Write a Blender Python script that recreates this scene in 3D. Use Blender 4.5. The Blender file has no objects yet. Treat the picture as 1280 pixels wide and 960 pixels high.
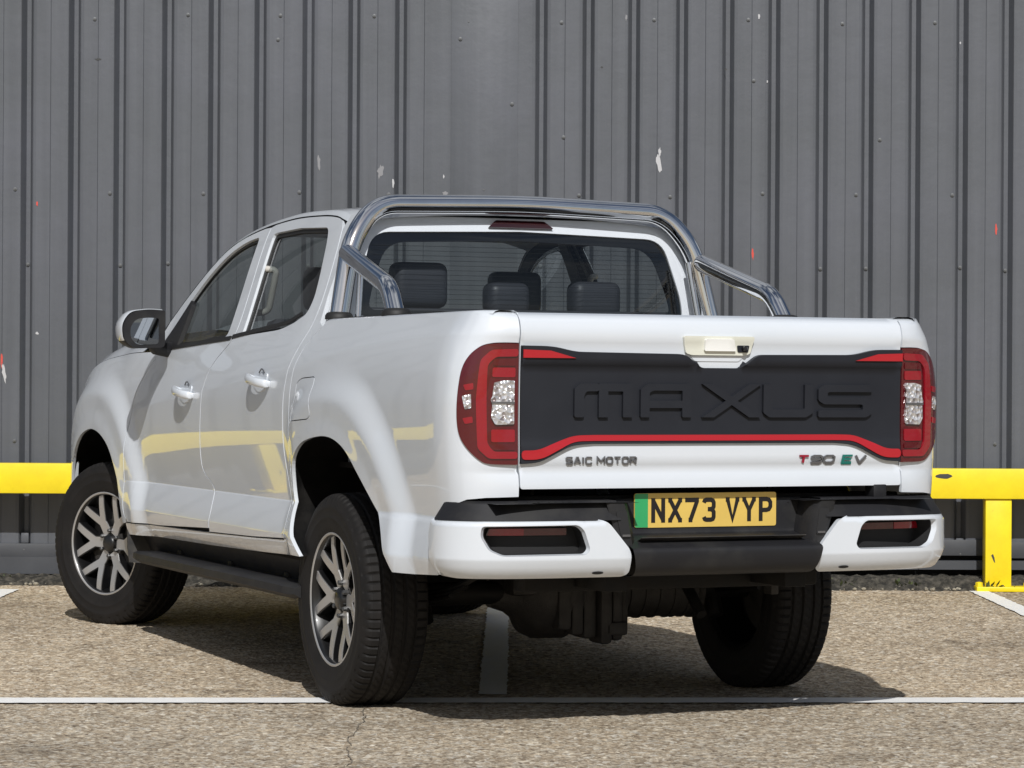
import bpy, bmesh, math, random
from mathutils import Vector, Matrix
from mathutils.geometry import delaunay_2d_cdt
random.seed(7)
SC = bpy.context.scene
# ------------------------------------------------------------------ camera
YAW, ROLL = 0.41037, 0.00586
FX, FY = math.sin(YAW), math.cos(YAW)          # view direction on the ground
RX, RY = math.cos(YAW), -math.sin(YAW)         # picture right
CX, CY, CZ = -4.1293, -8.9838, 1.1334
cam = bpy.data.objects.new('camera', bpy.data.cameras.new('camera'))
SC.collection.objects.link(cam); SC.camera = cam
cam.matrix_world = (Matrix.Translation((CX, CY, CZ)) @ Matrix.Rotation(-YAW, 4, 'Z')
                    @ Matrix.Rotation(math.pi/2, 4, 'X') @ Matrix.Rotation(ROLL, 4, 'Z'))
cam.data.sensor_width = 36; cam.data.lens = 3387.2/1280*36
cam.data.shift_y = -(480-478.1)/1280
cam.data.clip_start = .1; cam.data.clip_end = 2000
# ------------------------------------------------------------------ light
w = bpy.data.worlds.new('World'); SC.world = w; w.use_nodes = True
SUN_DIR = Vector((-.42, -1.09, 1.0)).normalized()     # towards the sun
nt = w.node_tree; bg = nt.nodes['Background']
sky = nt.nodes.new('ShaderNodeTexSky'); sky.sky_type = 'NISHITA'; sky.sun_disc = False
sky.sun_elevation = math.asin(SUN_DIR.z); sky.sun_rotation = math.atan2(SUN_DIR.x, SUN_DIR.y)
sky.air_density = 1.0; sky.dust_density = 1.6; sky.ozone_density = 1.0
# broken white cloud over the blue
tc = nt.nodes.new('ShaderNodeTexCoord'); mpn = nt.nodes.new('ShaderNodeMapping'); mpn.inputs['Scale'].default_value = (1, 1, 2.6)
nt.links.new(tc.outputs['Generated'], mpn.inputs[0])
cn = nt.nodes.new('ShaderNodeTexNoise'); cn.inputs['Scale'].default_value = 2.3; cn.inputs['Detail'].default_value = 7; cn.inputs['Roughness'].default_value = .55
nt.links.new(mpn.outputs[0], cn.inputs['Vector'])
crp = nt.nodes.new('ShaderNodeValToRGB'); crp.color_ramp.elements[0].position = .47; crp.color_ramp.elements[1].position = .66
nt.links.new(cn.outputs[0], crp.inputs[0])
cmx = nt.nodes.new('ShaderNodeMix'); cmx.data_type = 'RGBA'; nt.links.new(crp.outputs[0], cmx.inputs[0]); nt.links.new(sky.outputs[0], cmx.inputs[6]); cmx.inputs[7].default_value = (10, 10.4, 11, 1)
nt.links.new(cmx.outputs[2], bg.inputs[0]); bg.inputs[1].default_value = .05
sun = bpy.data.objects.new('sun', bpy.data.lights.new('sun', 'SUN'))
SC.collection.objects.link(sun); sun.data.energy = 3.65; sun.data.angle = math.radians(.5)
sun.data.color = (1, .99, .975)
sun.rotation_euler = SUN_DIR.to_track_quat('Z', 'Y').to_euler()
SC.view_settings.view_transform = 'Standard'; SC.view_settings.look = 'None'
SC.view_settings.exposure = 0; SC.view_settings.gamma = 1

# ------------------------------------------------------------------ materials
def mat(name, col, rough=.5, metal=0, coat=0, coat_r=.03, spec=.5, ior=1.5):
    m = bpy.data.materials.new(name); m.use_nodes = True
    b = m.node_tree.nodes['Principled BSDF']
    b.inputs['Base Color'].default_value = (*col, 1); b.inputs['Roughness'].default_value = rough
    b.inputs['Metallic'].default_value = metal; b.inputs['Coat Weight'].default_value = coat
    b.inputs['Coat Roughness'].default_value = coat_r; b.inputs['Specular IOR Level'].default_value = spec
    b.inputs['IOR'].default_value = ior
    return m
def N(m, t, **kw):
    n = m.node_tree.nodes.new(t)
    for k, v in kw.items():
        if k in n.inputs.keys(): n.inputs[k].default_value = v
        else: setattr(n, k, v)
    return n
def L(m, a, b): m.node_tree.links.new(a, b)
def ramp(m, src, stops):
    r = N(m, 'ShaderNodeValToRGB'); L(m, src, r.inputs[0]); e = r.color_ramp.elements
    while len(e) < len(stops): e.new(.5)
    for i, (p, c) in enumerate(stops):
        e[i].position = p; e[i].color = (*c, 1) if len(c) == 3 else c
    return r
def bump(m, src, strength, dist, chain=None):
    b = N(m, 'ShaderNodeBump'); b.inputs['Strength'].default_value = strength; b.inputs['Distance'].default_value = dist
    L(m, src, b.inputs['Height'])
    if chain: L(m, chain, b.inputs['Normal'])
    return b.outputs[0]
def bsdf(m): return m.node_tree.nodes['Principled BSDF']
def objco(m, scale=(1, 1, 1)):
    t = N(m, 'ShaderNodeTexCoord'); mp = N(m, 'ShaderNodeMapping'); mp.inputs['Scale'].default_value = scale
    L(m, t.outputs['Object'], mp.inputs[0]); return mp.outputs[0]
def dirty(m, base, dirt, scale=6, lo=.45, hi=.75, r0=None, r1=None, stretch=(1, 1, 1), b=0, bd=.002):
    co = objco(m, stretch)
    n = N(m, 'ShaderNodeTexNoise', Scale=scale, Detail=8, Roughness=.62); L(m, co, n.inputs['Vector'])
    r = ramp(m, n.outputs[0], [(lo, base), (hi, dirt)]); L(m, r.outputs[0], bsdf(m).inputs['Base Color'])
    if r0 is not None:
        q = ramp(m, n.outputs[0], [(lo, (r0,)*3), (hi, (r1,)*3)]); L(m, q.outputs[0], bsdf(m).inputs['Roughness'])
    if b:
        n2 = N(m, 'ShaderNodeTexNoise', Scale=scale*25, Detail=4); L(m, co, n2.inputs['Vector'])
        L(m, bump(m, n2.outputs[0], b, bd), bsdf(m).inputs['Normal'])
    return m
WHITE = mat('white_paint', (.80, .805, .81), .32, coat=1, coat_r=.015)
dirty(WHITE, (.68, .715, .76), (.65, .69, .735), 2.2, .35, .8)
co = objco(WHITE); sz = N(WHITE, 'ShaderNodeSeparateXYZ'); L(WHITE, co, sz.inputs[0])   # road dirt along the lowest edges
mr_ = N(WHITE, 'ShaderNodeMapRange'); L(WHITE, sz.outputs[2], mr_.inputs[0]); mr_.inputs[1].default_value = .555; mr_.inputs[2].default_value = .485
dn = N(WHITE, 'ShaderNodeTexNoise', Scale=26, Detail=8, Roughness=.7); L(WHITE, co, dn.inputs['Vector'])
dm = N(WHITE, 'ShaderNodeMath', operation='MULTIPLY'); L(WHITE, mr_.outputs[0], dm.inputs[0]); L(WHITE, dn.outputs[0], dm.inputs[1])
dr = ramp(WHITE, dm.outputs[0], [(.30, (0, 0, 0)), (.70, (.5, .5, .5))])
dx = N(WHITE, 'ShaderNodeMix', data_type='RGBA'); L(WHITE, dr.outputs[0], dx.inputs[0]); dx.inputs[7].default_value = (.34, .28, .21, 1)
L(WHITE, bsdf(WHITE).inputs['Base Color'].links[0].from_socket, dx.inputs[6]); L(WHITE, dx.outputs[2], bsdf(WHITE).inputs['Base Color'])
GAPM = mat('gap_dark', (.012, .012, .013), .7)
WHITE.node_tree.nodes['Principled BSDF'].inputs['Coat IOR'].default_value = 1.7
CLAD = dirty(mat('garnish_black', (.02, .022, .027), .45, spec=.3), (.015, .0165, .022), (.019, .021, .027), 5, .3, .8, .45, .58)
PLAST = dirty(mat('black_plastic', (.02, .02, .021), .55, spec=.3), (.015, .015, .017), (.034, .033, .031), 7, .45, .8, .48, .68, b=.15, bd=.001)
PLAST2 = dirty(mat('step_plastic', (.03, .03, .03), .6), (.035, .034, .034), (.10, .092, .08), 9, .42, .8, .5, .75, b=.25, bd=.001)
GLOSSBLK = mat('gloss_black', (.006, .006, .007), .08, coat=1)
BRK = mat('brake_lens', (.022, .001, .003), .12, coat=1)
RED = mat('red_trim', (.42, .009, .017), .35, coat=.5)
CHROME = mat('chrome', (.80, .80, .81), .05, 1)
dirty(CHROME, (.82, .82, .83), (.74, .74, .74), 9, .4, .7, .035, .09)
SILVER = mat('machined_alloy', (.50, .49, .48), .38, .65)
DARKALLOY = mat('dark_alloy', (.006, .006, .0065), .35, .0, coat=.4)
NUT = mat('nut_metal', (.10, .10, .10), .35, .6)
RUBBER = dirty(mat('rubber', (.018, .017, .017), .75, spec=.3), (.0085, .0078, .0076), (.018, .0155, .014), 11, .4, .85, .68, .85, b=.2, bd=.001)
CUFF = mat('rubber_cuff', (.012, .012, .012), .6)
LAMPRED = mat('red_lens', (.27, .002, .012), .10, coat=1, coat_r=.01)
LAMPDK = mat('dark_red_lens', (.085, .001, .005), .08, coat=1, coat_r=.01)
LAMPBR = mat('bright_red_reflector', (.36, .008, .015), .15, coat=1, coat_r=.01)
for m_ in (LAMPDK, LAMPRED):
    co = objco(m_); v = N(m_, 'ShaderNodeTexVoronoi', Scale=60); L(m_, co, v.inputs['Vector'])
    L(m_, bump(m_, v.outputs[0], .12, .004), bsdf(m_).inputs['Normal'])
CLEAR = mat('clear_lens', (.75, .75, .77), .12, .55, coat=1)
co = objco(CLEAR, (1, 1, 1)); v = N(CLEAR, 'ShaderNodeTexVoronoi', Scale=70); L(CLEAR, co, v.inputs['Vector'])
L(CLEAR, bump(CLEAR, v.outputs['Distance'], .9, .012), bsdf(CLEAR).inputs['Normal'])
r = ramp(CLEAR, v.outputs['Color'], [(.12, (.30, .24, .24)), (.5, (.8, .8, .82)), (.9, (.95, .95, .97))]); L(CLEAR, r.outputs[0], bsdf(CLEAR).inputs['Base Color'])
YPLATE = dirty(mat('plate_yellow', (.80, .52, .06), .35, coat=.4), (.74, .51, .115), (.64, .44, .10), 8, .4, .8)
GREENP = mat('plate_green', (.03, .36, .12), .35, coat=.4)
INK = mat('plate_black', (.012, .010, .010), .4)
PALEH = mat('handle_film', (.70, .70, .61), .3, coat=.6)
FILM = mat('bright_film', (.86, .86, .83), .22, coat=.6)
INTER = dirty(mat('seat_leather', (.03, .03, .034), .45), (.045, .047, .056), (.06, .062, .073), 10, .3, .8)
INTER_L = mat('cabin_trim', (.13, .13, .135), .6)
BEIGE = mat('handle_beige', (.50, .48, .44), .5)
CHASSIS = dirty(mat('chassis_black', (.02, .02, .02), .6, spec=.2), (.007, .007, .007), (.020, .018, .016), 8, .4, .75, .5, .8, b=.3, bd=.003)
CASTM = dirty(mat('cast_metal', (.12, .11, .10), .6, .3), (.052, .048, .044), (.020, .018, .016), 12, .35, .75, b=.5, bd=.004)
TEAL = mat('teal_badge', (.01, .16, .13), .3, .1)
BADGE = mat('badge_chrome', (.20, .20, .21), .25, .7)
REDB = mat('badge_red', (.30, .01, .03), .3, .1)
MIRG = mat('mirror_glass', (.55, .58, .62), .02, 1)
def glass(name, tint, gloss_col=(1, 1, 1)):
    m = bpy.data.materials.new(name); m.use_nodes = True; t = m.node_tree
    t.nodes.remove(t.nodes['Principled BSDF'])
    tr = t.nodes.new('ShaderNodeBsdfTransparent'); tr.inputs[0].default_value = (*tint, 1)
    gl = t.nodes.new('ShaderNodeBsdfGlossy'); gl.inputs['Roughness'].default_value = .01; gl.inputs[0].default_value = (*gloss_col, 1)
    fr = t.nodes.new('ShaderNodeFresnel'); ge = t.nodes.new('ShaderNodeNewGeometry'); mr = t.nodes.new('ShaderNodeMapRange')
    mr.inputs['To Min'].default_value = 1.5; mr.inputs['To Max'].default_value = 1/1.5
    t.links.new(ge.outputs['Backfacing'], mr.inputs[0]); t.links.new(mr.outputs[0], fr.inputs[0])
    mx = t.nodes.new('ShaderNodeMixShader')
    t.links.new(fr.outputs[0], mx.inputs[0]); t.links.new(tr.outputs[0], mx.inputs[1]); t.links.new(gl.outputs[0], mx.inputs[2])
    t.links.new(mx.outputs[0], t.nodes['Material Output'].inputs[0]); return m
GLS = glass('side_glass', (.62, .66, .66)); GLR = glass('rear_glass', (.68, .71, .72)); GLW = glass('windscreen_glass', (.70, .74, .72))

# ------------------------------------------------------------------ mesh helpers
def link(name, me, m=None, parent=None):
    o = bpy.data.objects.new(name, me); SC.collection.objects.link(o)
    if m is not None:
        for mm in (m if isinstance(m, (list, tuple)) else [m]): me.materials.append(mm)
    if parent: o.parent = parent
    return o
def frombm(name, bm, m, parent=None, smooth=None):
    me = bpy.data.meshes.new(name); bm.normal_update(); bm.to_mesh(me); bm.free()
    if smooth is not None:
        me.polygons.foreach_set('use_smooth', [True]*len(me.polygons))
        me.set_sharp_from_angle(angle=math.radians(smooth))
    return link(name, me, m, parent)
def inpoly(p, poly):
    x, y = p; c = False; n = len(poly); j = n-1
    for i in range(n):
        xi, yi = poly[i]; xj, yj = poly[j]
        if (yi > y) != (yj > y) and x < (xj-xi)*(y-yi)/(yj-yi)+xi: c = not c
        j = i
    return c
def resample(poly, step):
    out = []
    for i in range(len(poly)):
        a, b = poly[i], poly[(i+1) % len(poly)]; d = math.dist(a, b); n = max(1, round(d/step))
        for k in range(n): out.append((a[0]+(b[0]-a[0])*k/n, a[1]+(b[1]-a[1])*k/n))
    return out
def rnd(poly, r, seg=4):
    """round the corners of a closed polygon; r a number or one per corner"""
    out = []; n = len(poly)
    for i in range(n):
        rr = r[i] if isinstance(r, (list, tuple)) else r
        P, A, B = Vector(poly[i]), Vector(poly[i-1]), Vector(poly[(i+1) % n])
        da, db = (A-P), (B-P); la, lb = da.length, db.length
        k = min(rr, la*.45, lb*.45)
        if k < 1e-5 or abs(da.angle(db, math.pi)-math.pi) < .12: out.append(tuple(P)); continue
        s, e = P+da/la*k, P+db/lb*k
        for q in range(seg+1):
            t = q/seg; out.append(tuple(s*(1-t)**2+P*2*t*(1-t)+e*t*t))
    return out
def smoothline(pts, n=6):
    """Catmull-Rom through an open list of 2D or 3D points"""
    out = []; P = [Vector(p) for p in pts]; P = [P[0]*2-P[1]]+P+[P[-1]*2-P[-2]]
    for i in range(1, len(P)-2):
        for k in range(n):
            t = k/n; a, b, c, d = P[i-1], P[i], P[i+1], P[i+2]
            out.append(tuple(.5*((2*b)+(c-a)*t+(2*a-5*b+4*c-d)*t*t+(-a+3*b-3*c+d)*t**3)))
    out.append(tuple(P[-2])); return out
def sheet(name, polys, M, material, parent, hint, holes=(), lines=(), step=None, depth=.012, lift=0, edge=None, mir=False, back=False, custom=True, keep=None):
    """a panel: 2D outlines (their union, minus holes) filled, mapped through M onto its surface, with turned-in edges"""
    if polys and isinstance(polys[0][0], (int, float)): polys = [polys]
    MM = (lambda a, b: (lambda p: (-p[0], p[1], p[2]))(M(a, b))) if mir else M
    if mir: hint = (-hint[0], hint[1], hint[2])
    es = edge or step
    if es: polys = [resample(p, es) for p in polys]; holes = [resample(h, es) for h in holes]
    V, E = [], []
    for p in list(polys)+list(holes):
        k = len(V); V += p; E += [(k+i, k+(i+1) % len(p)) for i in range(len(p))]
    for ln in lines:
        k = len(V); V += ln; E += [(k+i, k+i+1) for i in range(len(ln)-1)]
    def inside(c): return any(inpoly(c, p) for p in polys) and not any(inpoly(c, h) for h in holes)
    if step:
        xs = [v[0] for v in V]; ys = [v[1] for v in V]; bpts = list(V)
        cell = {}
        for b in bpts: cell.setdefault((int(b[0]//step), int(b[1]//step)), []).append(b)
        nx = int((max(xs)-min(xs))/step)+1; ny = int((max(ys)-min(ys))/step)+1
        for i in range(nx):
            for j in range(ny):
                c = (min(xs)+(i+.5)*step, min(ys)+(j+.5)*step)
                if not inside(c): continue
                ci, cj = int(c[0]//step), int(c[1]//step)
                if any(math.dist(b, c) < step*.45 for a_ in (-1, 0, 1) for b_ in (-1, 0, 1) for b in cell.get((ci+a_, cj+b_), ())): continue
                V.append(c)
    vo, eo, fo, *_ = delaunay_2d_cdt([Vector(v) for v in V], E, [], 0, 1e-6)
    F = []
    for f in fo:
        c = (sum(vo[i].x for i in f)/3, sum(vo[i].y for i in f)/3)
        if inside(c): F.append(tuple(f))
    used = sorted({i for f in F for i in f}); ix = {u: k for k, u in enumerate(used)}
    F = [tuple(ix[i] for i in f) for f in F]; uv = [vo[u] for u in used]
    e = 1e-3
    def nor(a, b):
        p1, p2, p3, p4 = (Vector(MM(a+e, b)), Vector(MM(a-e, b)), Vector(MM(a, b+e)), Vector(MM(a, b-e)))
        n = (p1-p2).cross(p3-p4); return n.normalized() if n.length > 1e-12 else Vector(hint)
    NN = [nor(v.x, v.y) for v in uv]
    tot = sum((n.dot(Vector(hint)) for n in NN))
    sg = 1 if tot >= 0 else -1
    NN = [n*sg for n in NN]
    PP = [Vector(MM(v.x, v.y))+n*lift for v, n in zip(uv, NN)]
    # orient
    if sum((PP[f[1]]-PP[f[0]]).cross(PP[f[2]]-PP[f[0]]).dot(NN[f[0]]) for f in F) < 0: F = [f[::-1] for f in F]
    cnt = {}
    for f in F:
        for a, b in ((f[0], f[1]), (f[1], f[2]), (f[2], f[0])): cnt[(a, b)] = 1
    bd = [(a, b) for (a, b) in cnt if (b, a) not in cnt]
    nv = len(PP); verts = list(PP); faces = list(F); loopn = [NN[i] for f in F for i in f]
    bv = sorted({i for ab in bd for i in ab}); bi = {v: nv+k for k, v in enumerate(bv)}
    verts += [PP[i]-NN[i]*depth for i in bv]
    for a, b in bd:
        faces.append((b, a, bi[a], bi[b])); n = (PP[a]-PP[b]).cross(-NN[a]).normalized()
        loopn += [n]*4
    if back:
        for f in F:
            pass
        k0 = len(verts); verts += [PP[i]-NN[i]*depth for i in range(nv)]
        for f in F: faces.append(tuple(k0+i for i in f[::-1])); loopn += [-NN[i] for i in f[::-1]]
    me = bpy.data.meshes.new(name); me.from_pydata(verts, [], faces)
    me.polygons.foreach_set('use_smooth', [True]*len(faces)); me.update()
    if custom: me.normals_split_custom_set([tuple(n) for n in loopn])
    return link(name, me, material, parent)
def box(bm, c, s, rz=0, bev=0, rot=None):
    r = bmesh.ops.create_cube(bm, size=1); vs = r['verts']
    Mx = Matrix.Translation(c) @ (rot if rot is not None else Matrix.Rotation(rz, 4, 'Z')) @ Matrix.Diagonal((*s, 1))
    bmesh.ops.transform(bm, matrix=Mx, verts=vs)
    if bev:
        es = list({e for v in vs for e in v.link_edges}); bmesh.ops.bevel(bm, geom=es, offset=bev, segments=2, affect='EDGES', profile=.5)
def boxo(name, c, s, m, parent=None, rz=0, bev=.004, rot=None, smooth=40):
    bm = bmesh.new(); box(bm, c, s, rz, bev, rot); return frombm(name, bm, m, parent, smooth)
def tube(bm, pts, r, seg=16, caps=True):
    P = [Vector(p) for p in pts]; n = len(P); prev = None; rings = []
    t = (P[1]-P[0]).normalized(); a = Vector((0, 0, 1)) if abs(t.z) < .9 else Vector((1, 0, 0)); u = t.cross(a).normalized()
    for i in range(n):
        t = (P[min(i+1, n-1)]-P[max(i-1, 0)]).normalized(); u = (u-t*u.dot(t)).normalized(); v = t.cross(u)
        rr = r[i] if isinstance(r, (list, tuple)) else r
        rings.append([bm.verts.new(P[i]+(u*math.cos(2*math.pi*k/seg)+v*math.sin(2*math.pi*k/seg))*rr) for k in range(seg)])
    for A, B in zip(rings, rings[1:]):
        for k in range(seg): bm.faces.new((A[k], A[(k+1) % seg], B[(k+1) % seg], B[k]))
    if caps: bm.faces.new(rings[0][::-1]); bm.faces.new(rings[-1])
def bend(pts, r, seg=8):
    """polyline with rounded corners"""
    P = [Vector(p) for p in pts]; out = [P[0]]
    for i in range(1, len(P)-1):
        a, b = P[i-1]-P[i], P[i+1]-P[i]; k = min(r, a.length*.48, b.length*.48)
        s, e = P[i]+a.normalized()*k, P[i]+b.normalized()*k
        for q in range(seg+1):
            t = q/seg; out.append(s*(1-t)**2+P[i]*2*t*(1-t)+e*t*t)
    out.append(P[-1]); return out
def lathe(bm, prof, axis='x', seg=64, c=(0, 0, 0), close=False):
    """prof: (along axis, radius)"""
    rings = []
    for (a, r) in prof:
        ring = []
        for k in range(seg):
            t = 2*math.pi*k/seg; p = (a, r*math.cos(t), r*math.sin(t))
            if axis == 'y': p = (p[1], a, p[2])
            if axis == 'z': p = (p[1], p[2], a)
            ring.append(bm.verts.new((p[0]+c[0], p[1]+c[1], p[2]+c[2])))
        rings.append(ring)
    for A, B in zip(rings, rings[1:]):
        for k in range(seg): bm.faces.new((A[k], A[(k+1) % seg], B[(k+1) % seg], B[k]))
    bmesh.ops.recalc_face_normals(bm, faces=bm.faces)
def grid(name, f, us, vs, m, parent=None, smooth=60, flip=False, solid=0):
    bm = bmesh.new(); G = [[bm.verts.new(f(u, v)) for v in vs] for u in us]
    for i in range(len(us)-1):
        for j in range(len(vs)-1):
            q = (G[i][j], G[i+1][j], G[i+1][j+1], G[i][j+1]); bm.faces.new(q[::-1] if flip else q)
    return frombm(name, bm, m, parent, smooth)
def lin(a, b, n): return [a+(b-a)*i/(n-1) for i in range(n)]
def thing(name, label, cat, loc=(0, 0, 0), rz=0):
    o = bpy.data.objects.new(name, None); SC.collection.objects.link(o); o.location = loc; o.rotation_euler = (0, 0, rz)
    o.empty_display_size = .3; o['label'] = label; o['category'] = cat; return o
def WP(u, d, z=0): return (-4.1293+RX*u+FX*d, -8.9838+RY*u+FY*d, z)   # the car park's own grid: u along the wall, d square to it
def stroke(pts, w, close_ends=0):
    """one thick open polyline as a polygon (mitred)"""
    P = [Vector(p) for p in pts]; Lf, Rt = [], []
    for i in range(len(P)):
        a = (P[i]-P[i-1]).normalized() if i else None; b = (P[i+1]-P[i]).normalized() if i < len(P)-1 else None
        d = (a+b).normalized() if a and b else (a or b); n = Vector((-d.y, d.x))
        k = 1/max(.5, n.dot(Vector((-(a or b).y, (a or b).x))))
        Lf.append(tuple(P[i]+n*w/2*k)); Rt.append(tuple(P[i]-n*w/2*k))
    return Lf+Rt[::-1]

# ------------------------------------------------------------------ body surfaces (truck frame: x right, y forward, z up, rear axle at y = 0)
def sstep(a,b,x):
    t=min(1,max(0,(x-a)/(b-a)));return t*t*(3-2*t)
def cr(pts,x):
    # monotone (PCHIP-like) cubic interpolation through sorted (x,y) points
    n=len(pts)
    if x<=pts[0][0]:
        d=(pts[1][1]-pts[0][1])/(pts[1][0]-pts[0][0]);return pts[0][1]+d*(x-pts[0][0])
    if x>=pts[-1][0]:
        d=(pts[-1][1]-pts[-2][1])/(pts[-1][0]-pts[-2][0]);return pts[-1][1]+d*(x-pts[-1][0])
    i=0
    while x>pts[i+1][0]:i+=1
    def m(k):
        if k==0:return (pts[1][1]-pts[0][1])/(pts[1][0]-pts[0][0])
        if k==n-1:return (pts[-1][1]-pts[-2][1])/(pts[-1][0]-pts[-2][0])
        a=(pts[k][1]-pts[k-1][1])/(pts[k][0]-pts[k-1][0]);b=(pts[k+1][1]-pts[k][1])/(pts[k+1][0]-pts[k][0])
        return 0 if a*b<=0 else 2*a*b/(a+b)
    x0,y0=pts[i];x1,y1=pts[i+1];h=x1-x0;t=(x-x0)/h
    return (2*t**3-3*t*t+1)*y0+(t**3-2*t*t+t)*h*m(i)+(-2*t**3+3*t*t)*y1+(t**3-t*t)*h*m(i+1)
PD=[(.60,.874),(.692,.8885),(.76,.8965),(.83,.9035),(.90,.9090),(.96,.9120),(1.06,.914),(1.15,.908),(1.22,.894),(1.28,.874),(1.36,.840),(1.48,.793),(1.60,.747),(1.70,.706),(1.76,.678),(1.82,.65)]
ZC=[(-1.3,1.295),(-.3,1.262),(.5,1.18),(2.1,1.045),(2.6,1.0)]
PF=[(.40,.872),(.50,.890),(.64,.905),(.80,.908),(.95,.906),(1.03,.896),(1.10,.876),(1.15,.846),(1.19,.79),(1.215,.73),(1.24,.62)]
DROP=[(2.2,-.13),(2.7,-.125),(3.0,-.112),(3.2,-.098),(3.4,-.07),(3.6,-.03),(3.75,.005),(3.95,.12),(4.1,.3)]
ZL=.692
PL=[(.560,.9235),(.58,.9205),(.60,.9165),(.645,.905),(.692,.890)]
PL2=[(.40,.855),(.50,.906),(.54,.9165),(.572,.9220)]
def Xs(y,z):
    wf=sstep(2.25,2.8,y-2*max(0,z-1.15))
    zz=z+(cr(DROP,y) if y>2.2 else -.11)*sstep(.8,1.1,z)
    x=cr(PD if z>ZL else (PL if z>.572 else PL2),z)*(1-wf)+(cr(PF,zz) if wf>0 else 0)*wf
    if y<2.9: x-=(.14+.06*sstep(.6,.3,y) if y<.6 else .14)*min(max(0,z-cr(ZC,y)),.14)*(1-sstep(2.3,2.8,y))
    for c in(0.0,3.155):
        r=math.hypot(y-c,(z-.375)*1.0)
        k_=(1-sstep(.30,.52,y) if c==0 else 1); x+=(.037*(1-sstep(.69,.84,r))+.005*(1-sstep(.55,.64,r)))*k_*(1-sstep(1.05,1.25,z))
    if y>3.3:
        t=y-3.3;x-=.2*t*t+.45*t**4
    return x
CW=[(0,1),(.10,1),(.16,.995),(.24,.95),(.31,.82),(.37,.60),(.44,.30),(.51,0)]
CG=[(0,0),(.10,-.10),(.16,-.16),(.24,-.237),(.31,-.293),(.37,-.327),(.44,-.350),(.51,-.362)]
TY=[(.74,-1.160),(.80,-1.165),(.847,-1.158),(.856,-1.141),(.874,-1.152),(.90,-1.152),(1.0,-1.150),(1.25,-1.156),(1.29,-1.165),(1.33,-1.154),(1.35,-1.135),(1.358,-1.10)]
def yT(z):return cr(TY,z)
S0=-.80;SE=-1.31;XE=.70
def side(s,z):
    if s>=S0:return (-Xs(s,z),s,z)
    u=S0-s;w=cr(CW,u);g=S0+cr(CG,u)
    X=Xs(g,z);X2=XE+(X-XE)*w if w>=0 else XE+(X-XE)*w
    return (-X2,g+(yT(z)+1.162)*(1-w),z)
def gate(x,z):return (x,yT(z)-.006*(1-min(1,abs(x)/.7)**2),z)
HL = (-1, 0, 0); HB = (0, -1, 0)
def crease(y0, y1, f, gap=.004, n=40): return [[(y, f(y)+k) for y in lin(y0, y1, n)] for k in (-gap, 0, gap)]
ledge = lambda y: ZL
should = lambda y: cr(ZC, y)
# ================================================================== the car park
GROUND = mat('aggregate_ground', (.35, .3, .23), .9)
g = GROUND; co = objco(g)
v1 = N(g, 'ShaderNodeTexVoronoi', Scale=56); L(g, co, v1.inputs['Vector'])
v2 = N(g, 'ShaderNodeTexVoronoi', Scale=110); L(g, co, v2.inputs['Vector'])
n1 = N(g, 'ShaderNodeTexNoise', Scale=.55, Detail=6, Roughness=.6); L(g, co, n1.inputs['Vector'])
n2 = N(g, 'ShaderNodeTexNoise', Scale=34, Detail=5, Roughness=.7); L(g, co, n2.inputs['Vector'])
sepc = N(g, 'ShaderNodeSeparateColor'); L(g, v1.outputs['Color'], sepc.inputs[0])
sepd = N(g, 'ShaderNodeSeparateColor'); L(g, v2.outputs['Color'], sepd.inputs[0])
r1 = ramp(g, sepc.outputs[0], [(0, (.17, .12, .075)), (.25, (.36, .265, .165)), (.5, (.56, .44, .295)), (.8, (.76, .66, .50)), (1, (.90, .85, .74))])
r2 = ramp(g, sepd.outputs[0], [(0, (.24, .18, .125)), (.5, (.54, .435, .31)), (1, (.82, .72, .56))])
mx = N(g, 'ShaderNodeMix', data_type='RGBA'); mx.inputs[0].default_value = .5
L(g, r1.outputs[0], mx.inputs[6]); L(g, r2.outputs[0], mx.inputs[7])
mu = N(g, 'ShaderNodeMix', data_type='RGBA', blend_type='MULTIPLY'); mu.inputs[0].default_value = 1
rn = ramp(g, n2.outputs[0], [(.33, (.52, .50, .47)), (.52, (1, 1, 1)), (.7, (1.2, 1.18, 1.13))]); L(g, mx.outputs[2], mu.inputs[6]); L(g, rn.outputs[0], mu.inputs[7])
mv = N(g, 'ShaderNodeMix', data_type='RGBA', blend_type='MULTIPLY'); mv.inputs[0].default_value = 1
rm = ramp(g, n1.outputs[0], [(.3, (.66, .645, .63)), (.5, (.90, .895, .89)), (.7, (1.02, 1.0, .97))])
n9 = N(g, 'ShaderNodeTexNoise', Scale=2.6, Detail=7, Roughness=.65); L(g, co, n9.inputs['Vector'])
r9 = ramp(g, n9.outputs[0], [(.32, (.66, .65, .64)), (.46, (1, 1, 1))])
m9 = N(g, 'ShaderNodeMix', data_type='RGBA', blend_type='MULTIPLY'); m9.inputs[0].default_value = 1; L(g, mu.outputs[2], m9.inputs[6]); L(g, r9.outputs[0], m9.inputs[7])
L(g, m9.outputs[2], mv.inputs[6]); L(g, rm.outputs[0], mv.inputs[7])
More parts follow.
